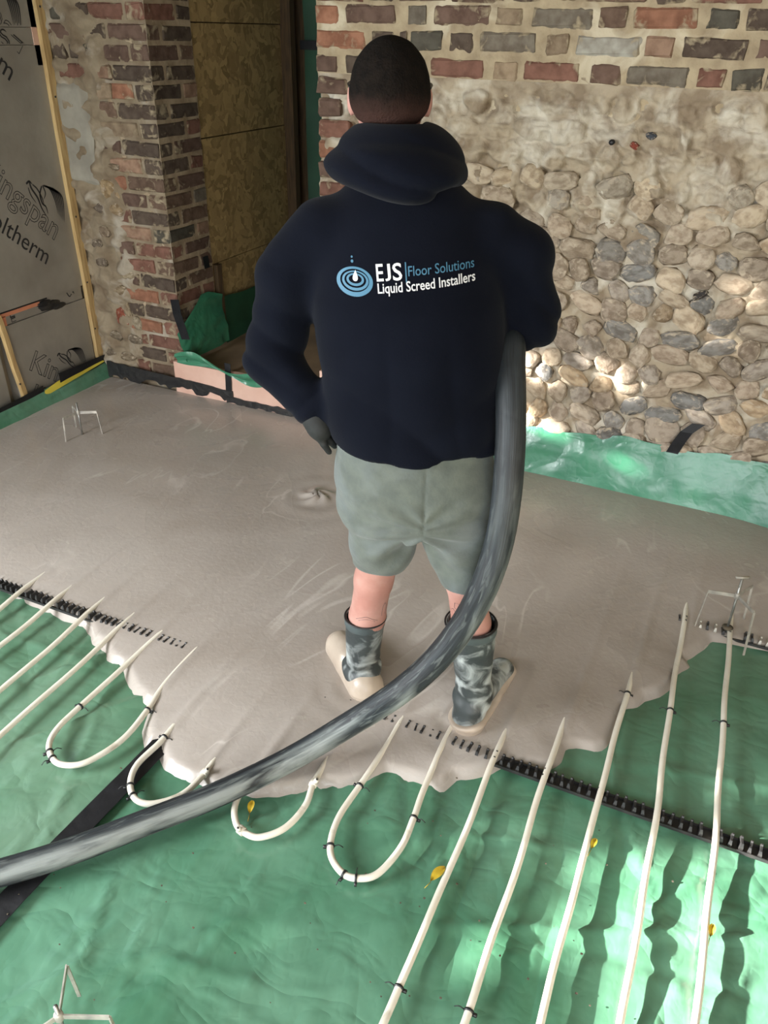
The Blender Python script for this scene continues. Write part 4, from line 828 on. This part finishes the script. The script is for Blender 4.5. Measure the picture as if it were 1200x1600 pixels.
# hoodie
def folds(G,dirv,fr,ph,amp,seed):
    t=(G[0]*dirv[0]+G[1]*dirv[1]+G[2]*dirv[2])*fr+ph+3*vn(G[0],G[1],G[2],5,seed); return amp*(.9-1.9*np.abs(np.sin(t*.5)))
def hoodie(G):
    d=stack(G,[(.70,.075,.190,1.70,.140),(.80,.072,.196,1.70,.150),(.90,.066,.200,1.71,.155),(1.0,.060,.205,1.725,.155),(1.12,.050,.212,1.745,.158),(1.22,.043,.212,1.765,.152),(1.30,.038,.20,1.785,.138),(1.345,.036,.190,1.795,.122),(1.40,.032,.165,1.815,.105),(1.435,.03,.125,1.825,.09),(1.49,.02,.06,1.84,.07)],2.1)
    hem=J(650,716,1.56)[2]; # straight hem, a little lower at the left
    d=smax(d,(hem-.016)-G[2]+.03*G[0]-.002,.008)
    d=d+folds(G,(.55,0,1),38,0,.0065,141)*np.clip((1.10-G[2])/.16,0,1)+folds(G,(1,0,.12),42,1,.0030,142)*np.clip((1.22-G[2])/.1,0,1)+folds(G,(-.5,0,1),60,1,.003,145)*np.clip((G[0]-.05)/.1,0,1)*np.clip((1.15-G[2])/.1,0,1)
    for s_,m1,e,w,r in ((shL,J(452,428,1.80),elL,J(486,640,1.71),1),(shR,J(812,400,1.80),elR,wrR,1)):
        a=smin(cone(G,s_-(0,0,.008),m1,.072,.066),cone(G,m1,e,.066,.064),.03); a=smin(a,cone(G,e,w,.064,.040 if r else .04),.025)
        de=np.sqrt((G[0]-e[0])**2+(G[1]-e[1])**2+(G[2]-e[2])**2)
        a=a+folds(G,(.7,.2,.9),75,0,.0080,143)*np.exp(-(de/.11)**2)+folds(G,(.2,0,1),60,2,.0042,144)*np.clip(de/.2,0,1)*.6
        dw=np.sqrt((G[0]-w[0])**2+(G[1]-w[1])**2+(G[2]-w[2])**2); a=a+folds(G,(.7,-.2,-.8),150,0,.0045,146)*np.exp(-(dw/.05)**2)
        d=smin(d,a,.035)
    return d
hd=part('hoodie',hoodie,(-.42,1.5,.72),(.5,2.12,1.5),.0060,M['hoodie'],label='navy hooded sweatshirt with a printed back')
def hood(G):
    c=J(618,238,1.835)
    q=G[2]-c[2]; R_=np.sqrt(((G[0]-c[0]-.004)/1.10)**2+((G[1]-c[1]+.01)/1.0)**2)
    Rc=.088-.50*np.clip(q,-.02,.06)+.10*np.clip(-q,0,.05)
    d=np.sqrt((R_-Rc)**2+(q*.62)**2)-.036
    lowr=np.sqrt((R_-.098)**2*1.0+((q+.030+.16*(G[1]-c[1]))*.95)**2)-.034; d=smin(d,lowr,.008)
    b=ell(G,J(628,268,1.745),(.098,.060,.042)); b2=ell(G,J(645,290,1.712),(.060,.040,.026)); d=smin(d,b,.02); d=smin(d,b2,.025)
    inner=ell(G,(headc[0],headc[1]-.005,headc[2]-.04),(.070,.086,.13)); d=smax(d,-inner,.012)
    d=d+.007*(.9-1.9*np.abs(np.sin((q+.35*(G[0]-c[0]))*40+1.0+1.6*vn(G[0],G[1],G[2],6,151))))*np.clip((.06-q)/.05,0,1)*.75+folds(G,(.6,.4,1),40,0,.0012,152)
    return d
part('hood',hood,(-.2,1.6,1.36),(.22,2.0,1.56),.0048,M['hoodie'],parent=man,label='bunched hood lying round the neck')
V,Fc=tube([J(640,288+k*3,1.668-.0*k)+np.array([0,0,0]) for k in range(2)],.001,5)
# cuff
def shorts(G):
    d=stack(G,[(.55,.075,.10,1.70,.09),(.64,.075,.13,1.70,.115),(.72,.074,.182,1.70,.140),(.80,.072,.192,1.70,.141),(1.03,.066,.172,1.71,.122)],2.3)
    z0=J(660,822,1.66)[2]
    d=smax(d,z0-G[2],.02)
    hl,hr=J(590,893,1.745),J(728,893,1.655)
    lg=None
    for h,m_,k_,r0,r1,r2 in ((J(600,775,1.705),J(598,846,1.725),hl,.105,.083,.056),(J(706,775,1.685),J(722,846,1.67),hr,.105,.085,.060)):
        a=smin(cone(G,h,m_,r0,r1),cone(G,m_,k_+(k_-m_)*.4,r1,r2),.015); lg=a if lg is None else smin(lg,a,.006)
    d=smin(d,lg,.035)
    d=smax(d,(J(590,902,1.69)[2]+.02)-G[2],.006)
    # folds that fan from the outer hips to the crotch
    cr=J(660,820,1.60); ang=np.arctan2(G[2]-cr[2],np.abs(G[0]-cr[0])+.02); rr_=np.sqrt((G[0]-cr[0])**2+(G[2]-cr[2])**2)
    d=d+.0075*np.sin(ang*11+2.5*vn(G[0],G[1],G[2],6,161))*np.exp(-((rr_-.11)/.09)**2)*np.clip((.82-G[2])/.08,0,1)
    d=d-.0016*np.exp(-((G[2]-.893)/.004)**2)*-1+.003*np.exp(-((G[0]-cr[0])/.003)**2)*((G[2]>cr[2]))*(G[1]<1.72)
    return d+folds(G,(.3,0,1),60,0,.0016,162)
part('shorts',shorts,(-.2,1.5,.40),(.36,1.9,1.06),.0052,M['shorts'],label='grey jersey shorts')
# gloves
def gloveL(G):
    return hand(G,cone(G,wrL+(elL-wrL)*.08,wrL,.031,.030),palmL,wrL,fingL,.0092)
part('glove',gloveL,tuple(np.minimum(palmL,wrL)-.09),tuple(np.maximum(palmL,wrL)+.11),.0032,M['glove'],label='black work glove')
def gloveR(G): return hand(G,cone(G,wrR-(0,.03,0),wrR,.033,.031),palmR,wrR,fingR,.0092)
part('glove',gloveR,(.08,1.97,.96),(.32,2.25,1.22),.0035,M['glove'],label='black work glove')
# boots
def boot(top,ank,toe,side,rt,tilt):
    heel=np.array([ank[0]-(toe[0]-ank[0])*.14,ank[1]-.035,.045]); toe=np.array(toe)
    def f(G):
        d=smin(cone(G,top+(0,0,.03),ank,rt,.046),cone(G,ank,heel,.044,.044),.03); d=smin(d,cone(G,(ank[0],ank[1],.07),toe,.043,.038),.035)
        d=d+.0035*np.sin(G[2]*120+5*vn(G[0],G[1],G[2],9,171))*np.exp(-((G[2]-.10)/.045)**2)+.0015*vn(G[0],G[1],G[2],30,172)
        ztop=top[2]; d=smax(d,G[2]-ztop,.002); d=np.maximum(d,-(cone(G,top+(0,0,.04),ank,rt-.004,.034)))
        d=smax(d,.004-G[2],.003); return d
    lo=np.minimum(np.minimum(top,ank),toe)-.085; hi=np.maximum(np.maximum(top,ank),toe)+.09; lo[2]=-.01
    o=part('wellington_boot',f,tuple(lo),tuple(hi),.0045,M['boot'],label='screed-splashed '+side+' wellington boot')
    def s(G):
        d=cone(G,(heel[0],heel[1]-.002,.042),(toe[0],toe[1]+.004,.036),.053,.044); d=smin(d,cone(G,(heel[0],heel[1]-.002,.056),(toe[0]*.5+heel[0]*.5,toe[1]*.5+heel[1]*.5,.055),.045,.043),.02)
        if side=='left': d=smin(d,cone(G,(heel[0]*.45+toe[0]*.55,heel[1]*.45+toe[1]*.55,.070),(toe[0],toe[1]-.01,.062),.050,.045),.02)
        lim=.055 if side=='right' else .118
        d=smax(d,G[2]-lim-.012*vn(G[0],G[1],G[2],14,173)*2,.012); d=smax(d,-.001-G[2],.003)
        return d+.0012*np.sin((G[2])*260)*(G[2]<.05)
    V,Fc=nets(s,lo,hi,.0045); sb=bake('sole',to_world(V),Fc,M['sole'],parent=o); sb['label']='sole thickly coated in pale screed'
    n=40; a=np.arange(n+1)*2*math.pi/n; ring=np.stack([top[0]+(rt)*np.cos(a),top[1]+rt*np.sin(a),np.full(n+1,top[2])],1)
    V,Fc=tube(ring,.0028,6,False); rb=bake('rim',to_world(np.array(V)),Fc,M['tie'],parent=o)
    def cf(G): 
        d=cone(G,top+(0,0,.03),ank,rt+.0022,.048); d=smax(d,G[2]-top[2]+.002,.002); d=smax(d,top[2]-.034-G[2],.002); return np.maximum(d,-cone(G,top+(0,0,.04),ank,rt-.004,.036))
    V,Fc=nets(cf,(top[0]-.09,top[1]-.09,top[2]-.05),(top[0]+.09,top[1]+.09,top[2]+.02),.004); bake('cuff',to_world(V),Fc,M['bootcuff'],parent=o)
    return o
boot(J(571,962,1.79),ankL,(-.128,1.955,.045),'left',.058,0)
boot(J(736,972,1.665),ankR,(.372,1.865,.045),'right',.068,0)
# back print: letters and rings laid on the cloth
bvh=BVHTree.FromPolygons([tuple(v.co+Vector(PO)) for v in hd.data.vertices],[tuple(p.vertices) for p in hd.data.polygons])
def on_back(u,z,off=.0018):
    o=Vector(tuple(ER*u+EF*1.2+np.array([0,0,z]))); h,n,i,dd=bvh.ray_cast(o,Vector(tuple(EF)))
    if h is None: return o
    return h-Vector(tuple(EF))*off
def print_on(name,V,Fc,org,ang,m,sub=0,shear=0):
    ca,sa=math.cos(ang),math.sin(ang); P=[]
    for x,y,*_ in V: P.append(tuple(on_back(org[0]+x*ca-y*sa,org[1]+x*sa+y*ca)))
    P=np.array(P)
    for ids,fs in (glyphs(V,Fc) if name=='letter' else [(range(len(P)),Fc)]): bake(name,P[list(ids)],fs,m,parent=prt,smooth=False)
prt=bpy.data.objects.new('back_print',None); COL.objects.link(prt); prt.parent=man; prt.location=(0,0,0)
WB=1.655
def fit_text(s,p0,p1,cap,m,name='letter',bold=0,fity=False):
    a=J(*p0,WB);b=J(*p1,WB); ang=math.atan2(b[2]-a[2],b[0]-a[0]); L_=math.hypot(b[2]-a[2],b[0]-a[0])
    cu=bpy.data.curves.new('t','FONT'); cu.body=s; cu.size=1; cu.resolution_u=3; cu.offset=bold
    o_=bpy.data.objects.new('t',cu); COL.objects.link(o_); me=bpy.data.meshes.new_from_object(o_.evaluated_get(bpy.context.evaluated_depsgraph_get()))
    bm=bmesh.new(); bm.from_mesh(me); V=np.array([v.co for v in bm.verts]); Fc=[tuple(v.index for v in f.verts) for f in bm.faces]; bm.free()
    bpy.data.objects.remove(o_)
    V[:,0]-=V[:,0].min(); sx=L_/V[:,0].max(); capH=.70; sy=cap*abs(J(p0[0],p0[1],WB)[2]-J(p0[0],p0[1]-1,WB)[2])/capH
    if fity: V[:,1]=(V[:,1]-V[:,1].min())/(V[:,1].max()-V[:,1].min())*capH
    V[:,0]*=sx; V[:,1]*=sy; print_on(name,V,Fc,(a[0],a[2]),ang,m)
fit_text('E',(589,437.5),(600,436.5),24,M['white'],bold=.012,fity=True); fit_text('J',(602.5,436.5),(611.5,435.5),23.5,M['white'],bold=.02,fity=True); fit_text('S',(614.5,436),(629,434.5),24.5,M['white'],bold=.015,fity=True)
fit_text('Floor Solutions',(638,429),(743,422),14,M['teal'],bold=.004)
fit_text('Liquid Screed Installers',(591,454),(744,441),14,M['white'],bold=.012)
def ringm(cx,cy,a,b,w0,w1,n=48,a0=0,a1=2*math.pi):
    V=[];Fc=[]
    for i in range(n+1):
        t=a0+(a1-a0)*i/n; w=w0+(w1-w0)*(.5-.5*math.sin(t)); V+= [(cx+a*math.cos(t),cy+b*math.sin(t)),(cx+(a-w)*math.cos(t),cy+(b-w*.8)*math.sin(t))]
    for i in range(n): Fc.append((2*i,2*i+1,2*i+3,2*i+2))
    return [(x,y,0) for x,y in V],Fc
k=J(600,440,WB); pxm=abs(J(601,440,WB)[0]-k[0]); c=J(554,440,WB)
parts=[ringm(0,0,29*pxm,21*pxm,4*pxm,8*pxm),ringm(1*pxm,1.5*pxm,21*pxm,14*pxm,2.5*pxm,5*pxm),ringm(1*pxm,3*pxm,14*pxm,9*pxm,3*pxm,4.5*pxm),ringm(-4*pxm,28*pxm,2.2*pxm,2.2*pxm,2.1*pxm,2.1*pxm,12),ringm(-4.5*pxm,34*pxm,1.6*pxm,1.6*pxm,1.5*pxm,1.5*pxm,12)]
parts.append(([(80*pxm,2*pxm,0),(82*pxm,2*pxm,0),(80*pxm,30*pxm,0),(78*pxm,30*pxm,0)],[(0,1,2,3)]))
for nm_,(V,Fc) in zip(('ripple_ring','ripple_ring','ripple_ring','dot','dot','divider_line'),parts): print_on(nm_,V,Fc,(c[0],c[2]),.02,M['teal'])
n=24; V=[(0,-1*pxm,0)]
for i in range(n):
    t=2*math.pi*i/n; V.append((6.0*pxm*math.sin(t)*abs(math.sin(t/2))**1.6,8*pxm*math.cos(t),0))
Fc=[(0,1+i,1+(i+1)%n) for i in range(n)]; V=[(x,y,z) for x,y,z in V]; _ob=on_back
def on_back(u,z,off=.0030): return _ob(u,z,.0030)
print_on('drop_emblem',V,Fc,(c[0]+1*pxm,c[2]+9*pxm),0,M['white'])
# calf tattoos
bvs=BVHTree.FromPolygons([tuple(v.co+Vector(PO)) for v in skin.data.vertices],[tuple(p.vertices) for p in skin.data.polygons])
def tat(lines,w,ref):
    parts=[]
    for L_ in lines:
        P=[]
        for (px,py) in L_:
            q=J(px,py,ref); o=Vector(tuple(ER*q[0]+EF*1.3+np.array([0,0,q[2]]))); h,_,_,_=bvs.ray_cast(o,Vector(tuple(EF)))
            if h: P.append(tuple(h-Vector(tuple(EF))*.0004))
        if len(P)>2: parts.append(tube(spline(P,3),w,4,False))
    if parts: V,Fc=join(parts); bake('tattoo',V,Fc,M['tattoo'],parent=skin)
tat([[(541,962),(544,946),(547,940),(550,950),(549,963),(545,968)],[(596,965),(598,950),(602,943),(603,955),(601,966)],[(556,969),(566,964),(573,962),(582,966),(590,970)],[(560,970),(573,966),(586,971)]],.0007,1.74)
tat([[(711,948),(711,957),(718,957),(718,948),(711,948)],[(712,952),(717,952)],[(706,965),(709,960),(712,964)]],.0007,1.61)

# ------------------------------------------------------------ hose
hp=[J(-160,1402,1.05)]
def fl(px,py,z):
    r=(px-600)/F*RT-(py-800)/F*UP+FW; t=(z-H)/r[2]; return np.array([t*(r@ER),t*(r@EF),z])
RH=.034
hp=[fl(-260,1425,RH+.003),fl(-120,1395,RH+.003),fl(0,1364,RH+.003),fl(110,1330,RH+.003),fl(220,1288,RH+.004),fl(340,1241,RH+.010),fl(450,1188,.062),J(540,1135,1.53),J(620,1084,1.52),J(680,1032,1.53),J(725,975,1.535),J(757,915,1.54),J(779,850,1.555),J(791,780,1.57),J(797,700,1.60),J(798,630,1.64),J(797,575,1.69),J(795,535,1.76),np.array([.262,1.90,1.03]),np.array([.225,2.02,1.06]),np.array([.165,2.12,1.06]),np.array([.08,2.25,1.0]),np.array([.0,2.42,.85]),np.array([-.06,2.62,.55]),np.array([-.095,2.76,.25]),np.array([-.11,2.84,.12])]
P=spline([ER*p[0]+EF*p[1]+np.array([0,0,p[2]]) for p in hp],26)
n=len(P); s_=np.concatenate([[0],np.cumsum(np.linalg.norm(np.diff(P,axis=0),axis=1))]); seg=32
rad=np.full((n,seg),RH); th=np.arange(seg)*2*math.pi/seg
ph=(s_[:,None]/.085*2*math.pi+th[None,:])%(2*math.pi); rad=rad-.0009*np.exp(-((ph-math.pi)/.16)**2)
rad=rad*np.interp(s_,[0,.9,1.6],[.93,.95,1.0])[:,None]
V,Fc=tube(P,rad,seg)
hose=thing('rubber_hose',tuple(P[60]*np.array([1,1,0])),'thick black rubber hose smeared with screed, from the floor to under the right arm','hose')
hw=bake('hose_wall',V,Fc,M['hose'],parent=hose)
at=hw.data.attributes.new('lengthwise','FLOAT_VECTOR','POINT'); A=np.stack([np.repeat(s_,seg),np.tile(np.cos(th)*.1,n),np.tile(np.sin(th)*.1,n)],1).astype(np.float32); at.data.foreach_set('vector',A.ravel())

# ------------------------------------------------------------ leaves and grit
def leaf(x,y,rz,L_,lab,z=.008):
    n=9;V=[];Fc=[]
    for i in range(n):
        t=i/(n-1); w=.21*L_*math.sin(math.pi*t)**.8+.001; zz=z+.006*math.sin(t*3)+.004*t
        for s in (-1,0,1): 
            a=(t-.5)*L_; b=s*w; V.append((x+a*math.cos(rz)-b*math.sin(rz),y+a*math.sin(rz)+b*math.cos(rz),zz+abs(s)*.006))
    for i in range(n-1):
        for j in (0,1): Fc.append((i*3+j,i*3+j+1,i*3+j+4,i*3+j+3))
    t_=thing('fallen_leaf',(x,y,0),lab,'leaf','fallen yellow leaves'); bake('blade',V,Fc,M['leaf'],parent=t_)
    a=-.5*L_; bake('stalk',*tube([(x+a*math.cos(rz),y+a*math.sin(rz),z),(x+(a-.02)*math.cos(rz),y+(a-.02)*math.sin(rz),z-.002)],.0008,5),M['leaf'],parent=t_)
leaf(-.852,1.114,1.9,.036,'curled yellow leaf inside the third pipe loop beside the hose')
leaf(-.352,1.142,1.2,.050,'yellow leaf touching the straight pipe right of the nearest loop')
leaf(-.036,1.383,1.4,.030,'yellow leaf by the third straight pipe, in the sunlight')
leaf(.250,1.274,1.5,.030,'small yellow leaf by the rightmost pipe')
gr=[]
for k in range(90):
    x,y=random.uniform(-1.3,.4),random.uniform(.45,1.45)
    s=random.uniform(.0008,.0018); bx=box(x-s,x+s*random.uniform(1,2.4),y-s,y+s,0,s*1.4); gr.append(bx)
bake('floor_grit',*join(gr),M['debris'],smooth=False,label='tiny bits of grit scattered over the green polythene',cat='grit',kind='stuff')

# ------------------------------------------------------------ unseen tree added outside the left windows, leaf gaps shaped to dapple the sun
tr=thing('dapple_tree',(-5.6,-1.6,0),'leafy tree added outside the left windows, out of view, to dapple the sun','tree')
bake('trunk',*tube(spline([(-5.6,-1.6,-.3),(-5.5,-1.5,1.0),(-5.6,-1.2,2.2),(-5.5,-.9,3.4)],6),[.09]*19,8),M['wood_dark'],parent=tr)
TG=[(.20,1.34,0,.085),(.40,1.56,0,.07),(.02,1.20,0,.07),(.46,1.22,0,.10),(.14,1.04,0,.06),(.36,.98,0,.07),(-.10,1.30,0,.03),(-.13,1.06,0,.045),(.30,1.16,0,.05),(.02,.93,0,.04),(.28,1.44,0,.05),(.22,.84,0,.05),(.12,1.42,0,.03),(-.02,1.36,0,.03),(.55,1.42,0,.06),
    (-.76,3.25,.48,.07),(-.74,3.2,.26,.07),(-.36,3.25,.50,.045),(-.30,3.2,.15,.035),(.12,3.25,.86,.045),(.17,3.25,.95,.035),(-.48,3.25,.53,.025),(.3,1.74,0,.03)]
XT=-4.6; lv=[]; r_=random.Random(11)
hits=[]
for (x,y,z,r) in TG:
    t=(x-XT)/SUN[0]; hits.append((y-SUN[1]*t,z-SUN[2]*t,r))
for k in range(15000):
    y,z=r_.uniform(-3.2,1.7),r_.uniform(.6,3.6); dx=r_.uniform(-.35,.35); s=r_.uniform(.06,.12)
    yy,zz=y-SUN[1]/SUN[0]*dx,z-SUN[2]/SUN[0]*dx
    if any(math.hypot(yy-a,(zz-b)*1.35)<r*1.25+s*.35 for a,b,r in hits): continue  # leaves left out along the beams that should reach the sun patches
    a=r_.uniform(0,6.28); b=r_.uniform(-.6,.6); e1=Vector((math.sin(b)*.5,math.cos(a),math.sin(a)))*s; e2=Vector((math.cos(b)*.5,-math.sin(a)*.6,math.cos(a)*.6))*s; c=Vector((XT+dx,y,z))
    lv.append(([tuple(c-e1),tuple(c+e2*.6),tuple(c+e1),tuple(c-e2*.6)],[(0,1,2,3)]))
V,Fc=join(lv); o=bake('foliage',V,Fc,M['outside'],parent=tr,smooth=False,kind='stuff')
